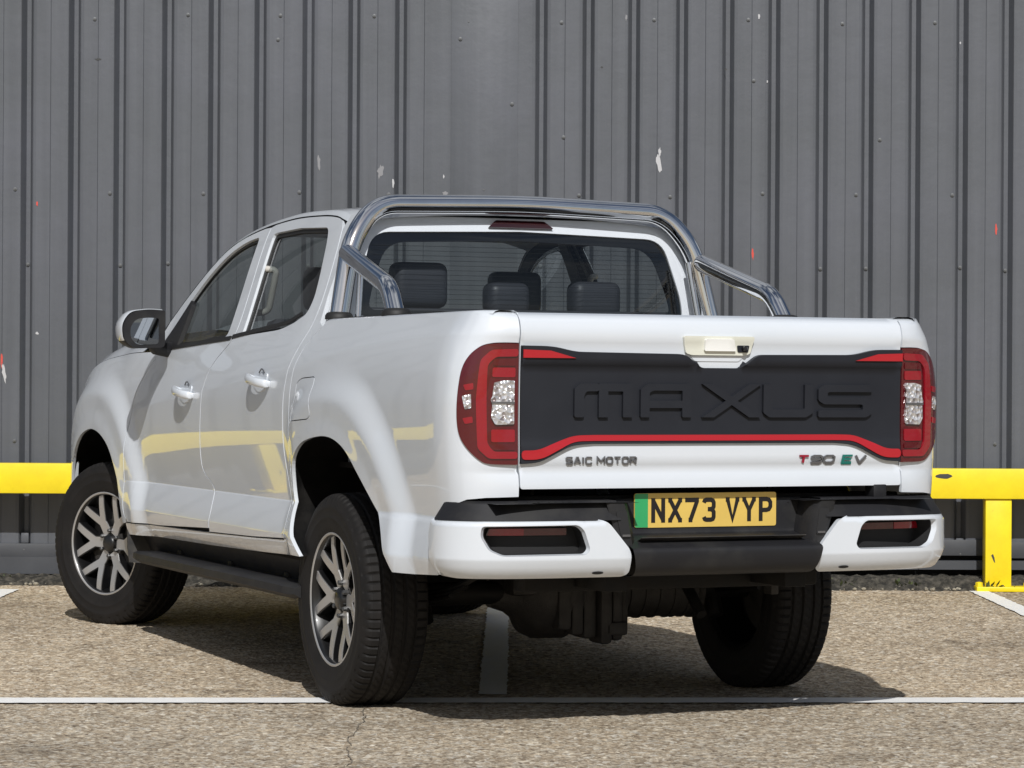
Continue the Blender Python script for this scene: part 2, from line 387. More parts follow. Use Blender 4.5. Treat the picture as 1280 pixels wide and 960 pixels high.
# near lane (in front of the cross line) is greyer
sx = N(g, 'ShaderNodeSeparateXYZ'); L(g, co, sx.inputs[0])
ml = N(g, 'ShaderNodeMix', data_type='RGBA', blend_type='MULTIPLY')
gt = N(g, 'ShaderNodeMapRange'); L(g, sx.outputs[1], gt.inputs[0]); gt.inputs[1].default_value = 9.75; gt.inputs[2].default_value = 9.55
L(g, gt.outputs[0], ml.inputs[0]); L(g, mv.outputs[2], ml.inputs[6]); ml.inputs[7].default_value = (.90, .925, .96, 1)
L(g, ml.outputs[2], bsdf(g).inputs['Base Color'])
ad = N(g, 'ShaderNodeMath', operation='ADD'); L(g, v1.outputs['Distance'], ad.inputs[0]); L(g, n2.outputs[0], ad.inputs[1])
L(g, bump(g, ad.outputs[0], .55, .006), bsdf(g).inputs['Normal'])
import numpy as np
rng = np.random.default_rng(3)
us = np.concatenate([[-300, -60, -20, -8], np.arange(-4.6, 4.6, .0135), [8, 20, 60, 300]])
ds = np.concatenate([[-300, -60, -10, 0, 4, 6.5], np.arange(7.9, 14.74, .0135), [16, 30, 80, 300]])
nu, nd = len(us), len(ds); UU, DD = np.meshgrid(us, ds, indexing='ij')
dense = (np.abs(UU) < 4.59) & (DD > 7.91) & (DD < 14.73)
hh = rng.random((nu, nd)); h2 = rng.random((nu//2+2, nd//2+2)); hb = np.kron(h2, np.ones((2, 2)))[:nu, :nd]
ZZ = np.where(dense, .0015-.0072*(.65*hh**1.6+.35*hb**1.3), 0)
ZZ = ZZ+.020*np.clip((DD-10.2)/2.1, 0, 1)**2*(3-2*np.clip((DD-10.2)/2.1, 0, 1))   # the surface rises a little towards the wall
UU = UU+np.where(dense, (rng.random((nu, nd))-.5)*.007, 0); DD = DD+np.where(dense, (rng.random((nu, nd))-.5)*.007, 0)
co_ = np.stack([UU, DD, ZZ], -1).reshape(-1, 3).astype(np.float32)
ii, jj = np.meshgrid(np.arange(nu-1), np.arange(nd-1), indexing='ij'); a_ = (ii*nd+jj).ravel()
qf = np.stack([a_, a_+nd, a_+nd+1, a_+1], -1).astype(np.int32)
me = bpy.data.meshes.new('ground'); me.vertices.add(len(co_)); me.vertices.foreach_set('co', co_.ravel())
me.loops.add(qf.size); me.loops.foreach_set('vertex_index', qf.ravel()); me.polygons.add(len(qf))
me.polygons.foreach_set('loop_start', np.arange(0, qf.size, 4, dtype=np.int32)); me.polygons.foreach_set('loop_total', np.full(len(qf), 4, np.int32))
me.update(calc_edges=True); me.validate()
o = link('ground', me, GROUND); o['kind'] = 'structure'; o.location = WP(0, 0); o.rotation_euler = (0, 0, -YAW)

LINEM = mat('line_paint', (.74, .73, .70), .7)
co = objco(LINEM); n = N(LINEM, 'ShaderNodeTexNoise', Scale=28, Detail=8, Roughness=.75); L(LINEM, co, n.inputs['Vector'])
n3 = N(LINEM, 'ShaderNodeTexNoise', Scale=3, Detail=4); L(LINEM, co, n3.inputs['Vector'])
r = ramp(LINEM, n.outputs[0], [(.30, (.55, .52, .46)), (.36, (.84, .83, .80)), (.7, (.90, .89, .87))]); L(LINEM, r.outputs[0], bsdf(LINEM).inputs['Base Color'])
L(LINEM, bump(LINEM, n.outputs[0], .5, .004), bsdf(LINEM).inputs['Normal'])
def line(name, a, b, w, z):
    bm = bmesh.new(); a, b = Vector(a), Vector(b); t = (b-a).normalized(); n = Vector((-t.y, t.x)); k = int((b-a).length/.035)
    A, B = [], []
    for i in range(k+1):
        p = a+(b-a)*i/k; j1, j2 = random.gauss(0, .0028), random.gauss(0, .0028)
        p1 = WP(*(p+n*(w/2+j1))); p2 = WP(*(p-n*(w/2+j2))); zz = z+.020*sstep(10.2, 12.3, p.y)
        A.append(bm.verts.new((p1[0], p1[1], zz))); B.append(bm.verts.new((p2[0], p2[1], zz)))
    for i in range(k): bm.faces.new((A[i], B[i], B[i+1], A[i+1]))
    bmesh.ops.recalc_face_normals(bm, faces=bm.faces)
    for f in bm.faces:
        if f.normal.z < 0: f.normal_flip()
    o = frombm(name, bm, LINEM); o['kind'] = 'structure'; return o
line('bay_line', (-9, 9.17), (9, 10.10), .150, .0045)
for u in (-5.2, -2.655, -.062, 2.525, 5.08): line('bay_line', (u, 9.82 if u < 1 else 9.92), (u, 14.62 if u > 0 else 14.35), .105, .004)

CRK = mat('crack_dark', (.20, .17, .13), .95)
bm = bmesh.new(); A, B = [], []; u_ = -.50
for i in range(90):
    d_ = 9.52-i*.026; u_ += random.gauss(.0, .005); w_ = .001+.0015*random.random(); p1, p2 = WP(u_-w_, d_), WP(u_+w_, d_); A.append(bm.verts.new((p1[0], p1[1], .0026))); B.append(bm.verts.new((p2[0], p2[1], .0026)))
for i in range(89): bm.faces.new((A[i], A[i+1], B[i+1], B[i]))
bm.normal_update()
for f in bm.faces:
    if f.normal.z < 0: f.normal_flip()
o = frombm('ground_crack', bm, CRK); o['kind'] = 'structure'
# dark seam with moss, and the rough gravel strip at the foot of the wall
SEAM = dirty(mat('mossy_verge', (.06, .055, .045), .95), (.045, .042, .034), (.20, .18, .145), 30, .42, .7, b=1, bd=.01)
bm = bmesh.new(); NU, ND = 420, 22
G = []
for i in range(NU+1):
    u = -7+14*i/NU; row = []
    for j in range(ND+1):
        d = 14.66+.42*j/ND+(.012*math.sin(u*7)+.01*math.sin(u*23+1) if j == 0 else 0)
        h = .045*sstep(0, 6, j)*(.75+.5*(u+3)/6)+ (random.random()**2*.022 if j else 0)+.018
        row.append(bm.verts.new(WP(u, d, h)))
    G.append(row)
for i in range(NU):
    for j in range(ND): bm.faces.new((G[i][j], G[i+1][j], G[i+1][j+1], G[i][j+1]))
for f in bm.faces:
    f.normal_update()
o = frombm('gravel_strip', bm, SEAM, smooth=25); o['kind'] = 'stuff'; o['label'] = 'strip of dark gravel and moss along the foot of the wall'; o['category'] = 'gravel'
STONE = dirty(mat('loose_stone', (.3, .27, .2), .9), (.34, .31, .24), (.13, .11, .085), 14, .4, .7)
bm = bmesh.new()
for i in range(900):
    u = random.uniform(-4.2, 4.2); d = random.choice([random.gauss(14.70, .03), random.uniform(14.66, 14.98)]); s = random.uniform(.006, .017)
    k = bmesh.ops.create_icosphere(bm, subdivisions=1, radius=s)
    bmesh.ops.transform(bm, matrix=Matrix.Translation(WP(u, d, .024+.035*sstep(14.68, 14.8, d)*(.75+.5*(u+3)/6)+s*.3)) @ Matrix.Rotation(random.random()*3, 4, 'Z') @ Matrix.Diagonal((1, .7, .55, 1)), verts=k['verts'])
o = frombm('loose_stones', bm, STONE); o['kind'] = 'stuff'; o['label'] = 'loose pale stones scattered along the foot of the wall'; o['category'] = 'stones'
WEED = dirty(mat('weed_leaf', (.05, .08, .02), .7), (.05, .075, .022), (.11, .12, .05), 20, .4, .7)
bm = bmesh.new()
for (cu, cd, nn) in [(1.78, 14.75, 46), (2.18, 14.72, 24), (2.62, 14.62, 16), (2.9, 14.74, 20), (-2.25, 14.75, 24), (-2.8, 14.76, 20), (1.35, 14.76, 30)]:
    for i in range(nn):
        u, d = random.gauss(cu, .05), random.gauss(cd, .02); p = Vector(WP(u, d, .04)); a = random.random()*6.28; l = random.uniform(.02, .055)
        q = p+Vector((math.cos(a)*l*.7, math.sin(a)*l*.7, l*random.uniform(.3, 1))); s = Vector((-math.sin(a), math.cos(a), 0))*l*.22; m_ = (p+q)/2
        vs = [bm.verts.new(x) for x in (p, m_+s, q, m_-s)]; bm.faces.new(vs)
o = frombm('ground_weeds', bm, WEED); o['kind'] = 'stuff'; o['label'] = 'small weeds sprouting from the gravel under the wall'; o['category'] = 'weeds'

# ------------------------------------------------------------------ corrugated wall
WALLM = mat('wall_paint', (.125, .128, .134), .5)
m = WALLM; co = objco(m, (1, 1, 1)); cs = objco(m, (14, 14, .35))
na = N(m, 'ShaderNodeTexNoise', Scale=1.0, Detail=5, Roughness=.6); L(m, cs, na.inputs['Vector'])
nb = N(m, 'ShaderNodeTexNoise', Scale=1.3, Detail=6, Roughness=.6); L(m, co, nb.inputs['Vector'])
nc = N(m, 'ShaderNodeTexNoise', Scale=60, Detail=3); L(m, co, nc.inputs['Vector'])
ra = ramp(m, na.outputs[0], [(.28, (.083, .089, .102)), (.5, (.093, .099, .113)), (.72, (.104, .111, .126))])
rb = ramp(m, nb.outputs[0], [(.3, (.90, .91, .88)), (.55, (1, 1, 1)), (.75, (1.08, 1.07, 1.10))])
mm = N(m, 'ShaderNodeMix', data_type='RGBA', blend_type='MULTIPLY'); mm.inputs[0].default_value = 1
L(m, ra.outputs[0], mm.inputs[6]); L(m, rb.outputs[0], mm.inputs[7]); L(m, mm.outputs[2], bsdf(m).inputs['Base Color'])
b1 = bump(m, nb.outputs[0], .35, .03); b2 = bump(m, na.outputs[0], .25, .0012, b1); L(m, bump(m, nc.outputs[0], .12, .0006, b2), bsdf(m).inputs['Normal'])
TRIMM = dirty(mat('flashing_paint', (.06, .062, .065), .55), (.050, .053, .060), (.068, .072, .080), 5, .35, .75)
WALLD = 14.93; WH = 4.75; PITCH = .25742; U0 = (32-640)/226.9
wall = thing('corrugated_wall', 'dark grey corrugated metal wall running behind the white pickup', 'wall', WP(0, WALLD), -YAW)
# local frame: x along the wall, y away from the viewer, z up
def groove(k): return U0+PITCH*k+ .004*math.sin(k*2.3)
K0, K1 = -46, 60; COVER = (9, 10)
def cladding(ka, kb):
    prof = [(groove(ka)-PITCH/2, 0)]
    for k in range(ka, kb):
        if k in COVER: continue
        c = groove(k)
        # minor swage lines in the broad pans are 2 mm deep
        prof += [(c-.052, 0), (c-.036, .003), (c-.034, 0), (c-.033, 0), (c-.011, .050), (c+.012, .050), (c+.033, 0), (c+.032, 0), (c+.034, .003), (c+.050, 0)]
        m_ = c+PITCH*.5; prof += [(m_-.002, 0), (m_, .0025), (m_+.002, 0)]
    prof.append((groove(kb)-PITCH/2, 0)); return prof
bm = bmesh.new(); prof = cladding(K0, K1); zs = [.232, 1.2, 2.6, WH]
G = [[bm.verts.new((x, y, z)) for z in zs] for x, y in prof]
for i in range(len(prof)-1):
    for j in range(3): bm.faces.new((G[i][j], G[i+1][j], G[i+1][j+1], G[i][j+1]))
clad = frombm('cladding_panel', bm, WALLM, wall)
boxo('coping', ((groove(K0)+groove(K1))/2, .06, WH+.02), (groove(K1)-groove(K0), .26, .05), WALLM, wall)
# flat cover sheet (two grooves are bridged by it)
ca, cb = groove(9)-.112, groove(10)+.125
boxo('cover_sheet', (((562-640)/226.9+(645-640)/226.9)/2, -.004, 2.4), ((645-562)/226.9, .006, 3.52), WALLM, wall, bev=.001)
# channel end caps, flashing, base trim
for k in range(0, 23):
    if k in COVER: continue
    boxo('groove_cap', (groove(k), .024, .262), (.044, .046, .06), WALLM, wall, bev=.006)
for (a, b, z0, z1) in [(-9, -2.2, .150, .232), (-2.195, -.9, .152, .234), (-.895, .8, .150, .232), (.805, 2.29, .160, .245), (2.295, 2.62, .175, .262), (2.625, 9, .162, .25)]:
    boxo('flashing_plate', ((a+b)/2, -.012, (z0+z1)/2+ (a > 0)*.02), (b-a, .016, z1-z0), TRIMM, wall, bev=.002)
bm = bmesh.new()
def lowz(u): return .055+ .012*(u+3)
for (a, b) in [(-12, -2.0), (-1.997, 2.24), (2.243, 12)]:
    vs = []
    za, zb = max(.0, lowz(max(a, -4))), lowz(min(b, 4))
    P = [(a, -.028, za), (b, -.028, zb), (b, -.028, .155+.006*(min(b, 4)+3)), (a, -.028, .135+.006*(max(a, -4)+3)), (a, .02, za), (b, .02, zb), (b, .02, .155+.006*(min(b, 4)+3)), (a, .02, .135+.006*(max(a, -4)+3))]
    vs = [bm.verts.new(p) for p in P]
    for q in ((0, 1, 2, 3), (3, 2, 6, 7), (1, 0, 4, 5), (0, 3, 7, 4), (2, 1, 5, 6)): bm.faces.new([vs[i] for i in q])
bmesh.ops.recalc_face_normals(bm, faces=bm.faces)
frombm('base_trim', bm, TRIMM, wall)
boxo('plinth', (0, .12, .12), (24, .1, .24), mat('dark_plinth', (.02, .02, .02), .9), wall, bev=0)
# screws
SCR = mat('screw_metal', (.16, .165, .17), .4, .5)
bm = bmesh.new(); lathe(bm, [(-.010, .0), (-.010, .0045), (-.006, .0055), (-.0055, .010), (0, .011)], 'y', 10)
scr = None
rows = [(2, 28, 'p', 0), (1, 247, 's', 0), (1, 333, 'g', 0), (1, 560, 's', 1), (1, 690, 'g', 1)]
spots = []
def wz(px): return 1.1334-(px-479)/226.9
for k in range(0, 22):
    c = groove(k)
    if k not in COVER:
        if k % 3 != 1: spots.append((c, .048, wz(333)+random.uniform(-.01, .01)))
        spots.append((c, -.012, wz(691)+random.uniform(-.01, .01)))
    if k % 2 == 0: spots.append((c-.055+random.uniform(-.01, .01), 0, wz(243)+random.uniform(-.02, .02)))
    if k % 2 == 1: spots.append((c+PITCH*.5-.02, 0, wz(27)+random.uniform(-.02, .03)))
    if k % 3 == 0: spots.append((c-.06, 0, wz(560)+random.uniform(-.04, .04)))
spots += [((680-640)/226.9+ .1, 0, wz(172)), ((940-640)/226.9, 0, wz(100)), ((1098-640)/226.9, 0, wz(173)), ((638-640)/226.9, -.008, wz(131)), ((573-640)/226.9, -.008, wz(50)), ((345-640)/226.9, 0, wz(52))]
scr = frombm('screw', bm, SCR, wall, 50); scr.location = spots[0]
for s in spots[1:98]:
    c = scr.copy(); SC.collection.objects.link(c); c.parent = wall; c.location = s
# chipped paint and marks
CH = {'w': mat('chipped_primer', (.48, .48, .49), .7), 'r': mat('red_mark', (.60, .07, .05), .6), 'd': mat('dark_mark', (.05, .05, .05), .7), 'l': mat('pale_scuff', (.24, .24, .25), .7)}
def chip(px, py, wpx, hpx, c, lean=0, y=-.0012):
    n = 14; bm = bmesh.new(); cx_, cz_ = (px-640)/226.9, wz(py); vs = []
    for i in range(n):
        t = 2*math.pi*i/n; rr = random.uniform(.6, 1.15); z = math.sin(t)*hpx/226.9/2*rr
        vs.append(bm.verts.new((cx_+math.cos(t)*wpx/226.9/2*rr+lean*z, y, cz_+z)))
    f = bm.faces.new(vs); f.normal_update()
    if f.normal.y > 0: f.normal_flip()
    r_ = bmesh.ops.extrude_face_region(bm, geom=[f]); 
    for v in r_['geom']:
        if isinstance(v, bmesh.types.BMVert): v.co.y -= .0008
    frombm('paint_chip', bm, CH[c], wall)
for a in [(822, 202, 7, 26, 'w', -.15), (823, 190, 4, 12, 'w'), (474, 216, 8, 18, 'l', .1), (490, 231, 3, 12, 'w'), (397, 206, 4, 24, 'l'), (555, 243, 8, 5, 'l'), (553, 222, 2, 5, 'w'), (5, 470, 5, 26, 'w', -.2), (2, 455, 3, 20, 'r'), (46, 421, 4, 4, 'w'), (45, 259, 3, 7, 'r'), (940, 316, 3, 17, 'r'), (1244, 284, 3, 14, 'r'), (946, 20, 3, 8, 'w'), (957, 101, 2, 4, 'w'), (780, 22, 3, 9, 'l'), (1198, 51, 2, 4, 'w'), (120, 78, 8, 3, 'd'), (905, 86, 3, 3, 'd'), (16, 700, 30, 3, 'l'), (572, 50, 3, 2, 'd'), (750, 84, 3, 2, 'd')]: chip(*a)

# ------------------------------------------------------------------ crash barrier
YEL = mat('barrier_yellow', (.86, .66, .01), .42, coat=.15)
co = objco(YEL); n = N(YEL, 'ShaderNodeTexNoise', Scale=7, Detail=8, Roughness=.7); L(YEL, co, n.inputs['Vector'])
n5 = N(YEL, 'ShaderNodeTexNoise', Scale=34, Detail=6, Roughness=.75); L(YEL, co, n5.inputs['Vector'])
r = ramp(YEL, n.outputs[0], [(.35, (.88, .70, .012)), (.75, (.78, .58, .01))])
r5 = ramp(YEL, n5.outputs[0], [(.29, (.35, .28, .06)), (.33, (1, 1, 1))])
mm = N(YEL, 'ShaderNodeMix', data_type='RGBA', blend_type='MULTIPLY'); mm.inputs[0].default_value = 1
L(YEL, r.outputs[0], mm.inputs[6]); L(YEL, r5.outputs[0], mm.inputs[7]); L(YEL, mm.outputs[2], bsdf(YEL).inputs['Base Color'])
L(YEL, bump(YEL, n5.outputs[0], .2, .002), bsdf(YEL).inputs['Normal'])
bar = thing('crash_barrier', 'yellow steel crash barrier rail on posts in front of the grey wall', 'barrier', WP(0, 14.66), -YAW)
def rz_(px, d): return 1.1334-(px-479.5)*d/3387.2
zt, zb_ = rz_(584, 14.66), rz_(621.8, 14.66)
boxo('rail', (0, .05, (zt+zb_)/2), (15, .1, zt-zb_), YEL, bar, bev=.006)
DK = CH['d']
bm = bmesh.new(); n_ = 12
vs = [bm.verts.new(((1181-640)/231+math.cos(6.283*i/n_)*.045*random.uniform(.75, 1.15), -.0015, rz_(593.5, 14.66)+math.sin(6.283*i/n_)*.014*random.uniform(.8, 1.1))) for i in range(n_)]
f = bm.faces.new(vs); f.normal_update()
if f.normal.y > 0: f.normal_flip()
frombm('scuff_mark', bm, DK, bar)
for u in (-4.9, -1.13, 2.64, 6.4):
    p = boxo('post', (u, .06, zb_/2), (.142, .09, zb_-.004), YEL, bar, bev=.005)
    boxo('base_plate', (u+.02, .03, .034), (.30, .20, .026), YEL, p, bev=.004)
    for (a, b) in ((-.11, -.05), (.15, -.05), (-.11, .1), (.15, .1)):
        bm = bmesh.new(); lathe(bm, [(.046, .020), (.066, .020), (.070, .014), (.072, 0)], 'z', 6, (u+a, .03+b, 0)); frombm('bolt', bm, YEL, p, 30)
    bm = bmesh.new()
    vs = [bm.verts.new((u-.03+x, .0135, .2+z)) for x, z in ((0, .02), (.008, .0), (.012, -.03), (.004, -.02), (-.004, .0), (-.010, .012))]
    f = bm.faces.new(vs); f.normal_update()
    if f.normal.y > 0: f.normal_flip()
    frombm('scuff_mark', bm, DK, p)
# ================================================================== the pickup truck
T = thing('pickup_truck', 'white electric double cab pickup truck with chrome sports bar and black tailgate panel', 'pickup truck')
def both(fn):
    for mir in (False, True): fn(mir)
def mx_(mir, p): return (-p[0], p[1], p[2]) if mir else p
DR_REAR = [(.470, .556), (.466, .65), (.500, .78), (.530, .90), (.524, 1.06), (.492, 1.20), (.468, 1.30), (.452, 1.40), (.467, 1.52), (.496, 1.63), (.525, 1.70)]
DR_TOP = [(.565, 1.738), (.640, 1.753), (.806, 1.766), (1.097, 1.773), (1.378, 1.762), (1.651, 1.735), (1.857, 1.693), (1.997, 1.633), (2.127, 1.556), (2.252, 1.469), (2.350, 1.388)]
FD_FRONT = [(2.30, 1.262), (2.40, 1.20), (2.52, 1.117), (2.60, 1.011), (2.615, .836), (2.612, .695), (2.606, .560), (2.560, .514)]
SPLIT = [(1.430, 1.775), (1.412, 1.66), (1.385, 1.55), (1.357, 1.424), (1.345, 1.33), (1.375, 1.28), (1.470, 1.22), (1.525, 1.15), (1.568, .99), (1.588, .83), (1.556, .762), (1.447, .705), (1.415, .61), (1.430, .529)]
sm = lambda p, n=5: smoothline(p, n)
rearline, topline, frontline, split = sm(DR_REAR), sm(DR_TOP), sm(FD_FRONT), sm(SPLIT)
def zshut(y): return cr(DR_TOP+[(2.45, 1.30), (2.6, 1.24)], y)
k = min(range(len(topline)), key=lambda i: abs(topline[i][0]-1.432))
top_rear = [p for p in topline if p[0] < 1.425]; top_front = [p for p in topline if p[0] > 1.44]
# window openings
RWIN = rnd([(1.352, 1.725), (1.04, 1.731), (.690, 1.716), (.640, 1.66), (.578, 1.541), (.545, 1.444), (.560, 1.385), (.67, 1.352), (.80, 1.328), (1.255, 1.310)], [.03, .1, .06, .1, .1, .1, .08, .1, .2, .02])
FWIN = rnd([(2.340, 1.275), (2.250, 1.372), (2.150, 1.480), (2.010, 1.585), (1.855, 1.662), (1.680, 1.705), (1.520, 1.719), (1.440, 1.312), (1.82, 1.288)], [.02, .1, .1, .1, .1, .1, .03, .03, .2])
def doors(mir):
    g = .0042
    rear = [(y+g, z) for y, z in rearline]+[(y, z-.002) for y, z in top_rear]+[(y-g, z) for y, z in split if z < 1.77]+[(1.44, .530), (.86, .543), (.50, .556)]
    front = [(y-.001, z-.002) for y, z in top_front]+[(2.375, 1.345), (2.345, 1.262)]+[(y-g, z) for y, z in frontline[1:]]+[(2.16, .519)]+[(y+g, z) for y, z in split[::-1] if z < 1.76 and z > .54]
    rd = sheet('rear_door', rear, side, WHITE, T, HL, holes=[RWIN], lines=crease(.5, 1.42, ledge)+crease(.5, 1.40, lambda y: .572)+crease(.56, 1.48, should), step=.03, edge=.015, depth=.012, mir=mir)
    fd = sheet('front_door', front, side, WHITE, T, HL, holes=[FWIN], lines=crease(1.47, 2.59, ledge)+crease(1.46, 2.58, lambda y: .572)+crease(1.56, 2.55, should), step=.03, edge=.015, depth=.012, mir=mir)
    fd['label'] = 'front door with mirror and black framed window'; rd['label'] = 'rear door with kinked lower front edge'
    # glass, black seals
    for nm, win, d in (('window', RWIN, rd), ('window', FWIN, fd)):
        big = [(1.0,)]; cy = sum(p[0] for p in win)/len(win); cz = sum(p[1] for p in win)/len(win)
        out = [(cy+(y-cy)*1.03, cz+(z-cz)*1.03) for y, z in win]
        inn = [(cy+(y-cy)*.958, cz+(z-cz)*.93) for y, z in win]
        sheet('window', out, side, GLS, d, HL, step=.08, depth=.0, lift=-.016, mir=mir)
        sheet('window_seal', out, side, CUFF, d, HL, holes=[inn], edge=.03, depth=.01, lift=-.011, mir=mir)
    # belt mouldings
    sheet('belt_moulding', [(y, 1.304-(y-1.35)*.038+h) for y, h in ((.60, .048), (.74, .020), (1.36, -.003))]+[(y, 1.304-(y-1.35)*.038+h) for y, h in ((1.36, .013), (.74, .034), (.62, .060))], side, CUFF, rd, HL, edge=.05, depth=.006, lift=.004, mir=mir)
    sheet('belt_moulding', [(1.375, 1.296), (2.335, 1.258), (2.345, 1.272), (1.375, 1.312)], side, CUFF, fd, HL, edge=.05, depth=.006, lift=.004, mir=mir)
    # black quarter behind the mirror
    sheet('mirror_base_panel', rnd([(2.345, 1.272), (2.10, 1.277), (2.12, 1.46), (2.15, 1.478), (2.25, 1.37)], .01), side, PLAST, fd, HL, edge=.05, depth=.02, lift=.001, mir=mir)
    # handles: cup + grip
    for (cy, cz, d) in ((1.77, 1.085, fd), (.795, 1.135, rd)):
        def cup(a, b): p = Vector(side(a, b)); q = math.hypot((a-cy-.01)/.075, (b-cz+.004)/.034); return (p.x+.020*(1-sstep(.2, 1, q)), a, b)
        bm = bmesh.new(); n = 20
        prof = [(-.105, .010, .004), (-.098, .016, .018), (-.06, .017, .034), (0, .018, .040), (.05, .019, .037), (.075, .019, .030), (.098, .015, .018), (.104, .008, .004)]
        rings = []
        for (dy, hh, out) in smoothline(prof, 4):
            X = Xs(cy+dy, cz); ring = []
            for q in range(12):
                t = 2*math.pi*q/12; ring.append(bm.verts.new(mx_(mir, (-(X+out+math.cos(t)*.012), cy+dy, cz+.012*dy/.1+math.sin(t)*hh))))
            rings.append(ring)
        for A, B in zip(rings, rings[1:]):
            for q in range(12): bm.faces.new((A[q], A[(q+1) % 12], B[(q+1) % 12], B[q]))
        bm.faces.new(rings[0]); bm.faces.new(rings[-1]); bmesh.ops.recalc_face_normals(bm, faces=bm.faces)
        h = frombm('door_handle', bm, WHITE, d, 60)
        sheet('handle_cup', rnd([(cy-.075, cz+.028), (cy+.075, cz+.028), (cy+.085, cz-.02), (cy+.02, cz-.045), (cy-.06, cz-.035)], .02), side, WHITE, d, HL, edge=.02, depth=.004, lift=.003, mir=mir)
        if d is fd or True:
            bm = bmesh.new(); tube(bm, [mx_(mir, (-(Xs(cy-.02, cz+.03)+.006), cy-.04+q*.01, cz+.030+.014*math.sin(math.pi*q/6))) for q in range(7)], .003, 6)
            frombm('handle_eyelid', bm, BADGE, d, 60)
both(doors)
# ---- bed side (quarter panel wrapping round to the tailgate)
ARCH_R = [(.225, .505), (.300, .585), (.342, .68), (.352, .76), (.325, .845), (.245, .902), (.140, .928), (-.02, .942), (-.14, .931), (-.245, .895), (-.345, .827), (-.455, .742), (-.560, .655), (-.630, .580), (-.690, .510)]
ARCH_F = [(2.640, .505), (2.665, .60), (2.720, .715), (2.830, .820), (2.960, .880), (3.11, .909), (3.24, .902), (3.37, .865), (3.48, .79), (3.55, .69), (3.60, .56)]
archr, archf = sm(ARCH_R, 6), sm(ARCH_F, 6)
SEND = -1.308
LAMP = sm([(SEND, 1.257), (-1.245, 1.2575), (-1.200, 1.255), (-1.160, 1.244), (-1.128, 1.213), (-1.110, 1.165), (-1.102, 1.077), (-1.102, 1.010), (-1.113, .963), (-1.140, .921), (-1.176, .888), (-1.212, .876), (SEND, .874)], 5)
BEDLINE = [(.425, .505), (.412, .60), (.408, .68), (.425, .80), (.437, .90), (.450, 1.06), (.432, 1.18), (.405, 1.27), (.335, 1.345), (.325, 1.352)]
FUEL = rnd([(.388, 1.128), (.335, 1.146), (.180, 1.152), (.158, 1.124), (.118, 1.010), (.150, .997), (.345, .987), (.375, 1.007)], .03)
FUEL_I = [( .262+(y-.262)*.965, 1.07+(z-1.07)*.955) for y, z in FUEL]
def bedside(mir):
    out = sm(BEDLINE)+[(SEND, 1.356)]+[(s, z+ .002) for s, z in LAMP]+[(SEND, .773), (-1.19, .770), (-1.125, .764), (-1.085, .752), (-1.055, .722), (-1.020, .680), (-1.008, .62), (-1.008, .560), (-.998, .520), (-.80, .510)]+archr[::-1]
    q = sheet('bed_side_panel', out, side, WHITE, T, HL, holes=[FUEL], lines=crease(-.79, .385, should), step=.015, edge=.011, depth=.012, mir=mir, lift=.0)
    if not mir:
        sheet('charge_flap', FUEL_I, side, WHITE, q, HL, step=.03, edge=.02, depth=.02, mir=mir)
        sheet('flap_gap', FUEL, side, GAPM, q, HL, edge=.03, depth=.002, lift=-.012, mir=mir)
    # rolled arch lip turned into the wheel house
    for nm, A in (('arch_lip', archr), ('arch_lip', archf)):
        bm = bmesh.new(); r0, r1 = [], []
        for (s, z) in A:
            p = side(s, z); r0.append(bm.verts.new(mx_(mir, (p[0]+.001, p[1], p[2])))); r1.append(bm.verts.new(mx_(mir, (p[0]+.014, p[1], p[2]+.002))))
        for i in range(len(A)-1): bm.faces.new((r0[i], r0[i+1], r1[i+1], r1[i]))
        frombm(nm, bm, WHITE, q, 60)
    # wheel house liner
    for A, c0 in ((archr, 0), (archf, 3.13)):
        bm = bmesh.new(); R_ = []
        for xx, gr in ((.93, .0), (.88, .035), (.46, .045)):
            row = []
            for (s, z) in A:
                d = Vector((s-(-.13 if c0 == 0 else c0), z-.45)); d.normalize()
                x0 = side(s, z)[0]+.013 if xx == .93 else -xx; row.append(bm.verts.new(mx_(mir, (x0, s+d.x*gr, z+d.y*gr))))
            R_.append(row)
        for a, b in zip(R_, R_[1:]):
            for i in range(len(a)-1): bm.faces.new((a[i], a[i+1], b[i+1], b[i]))
        frombm('wheel_arch_liner', bm, CHASSIS, T, 60)
        boxo('inner_wheel_wall', mx_(mir, (-.45, -.13 if c0 == 0 else c0, .76)), (.01, 1.15, .50), CHASSIS, T, bev=0)
both(bedside)
# ---- fender, sill, front
def fender(mir):
    ztop = lambda y: 1.128-cr(DROP, y)
    top = [(y, ztop(y)) for y in lin(2.33, 3.97, 24)]
    out = top+[(4.0, .93), (4.0, .80), (3.80, .775), (3.62, .77)]+[p for p in archf[::-1] if p[1] < .78 or p[0] < 3.5][0:0]
    out = top+[(3.99, .90), (3.98, .79), (3.53, .755)]+[p for p in archf[::-1] if not (p[0] > 3.3 and p[1] < .76)]+[(2.60, .508)]+[(y+.003, z) for y, z in frontline[::-1][2:-1]]
    f = sheet('front_wing', out, side, WHITE, T, HL, step=.016, edge=.012, depth=.012, mir=mir)
    sl = [(2.615, .505), (2.60, .455), (2.2, .462), (1.5, .470), (.88, .482), (.428, .494), (.418, .551), (.46, .549), (.86, .536), (1.44, .523), (2.16, .512), (2.56, .506)]
    sheet('sill', rnd(sl, .01), side, WHITE, T, HL, step=.04, edge=.03, depth=.012, lift=-.006, mir=mir)
    sheet('front_bumper_corner', [(3.527, .748), (3.98, .782), (3.98, .50), (3.62, .50), (3.585, .62)], side, WHITE, T, HL, step=.04, edge=.02, depth=.03, mir=mir)
both(fender)
def hoodgap(mir): sheet('hood_gap', [(y, 1.1275-cr(DROP, y)) for y in lin(2.66, 3.9, 30)]+[(y, 1.1345-cr(DROP, y)) for y in lin(3.9, 2.66, 30)], side, GAPM, T, HL, depth=.002, lift=-.004, mir=mir)
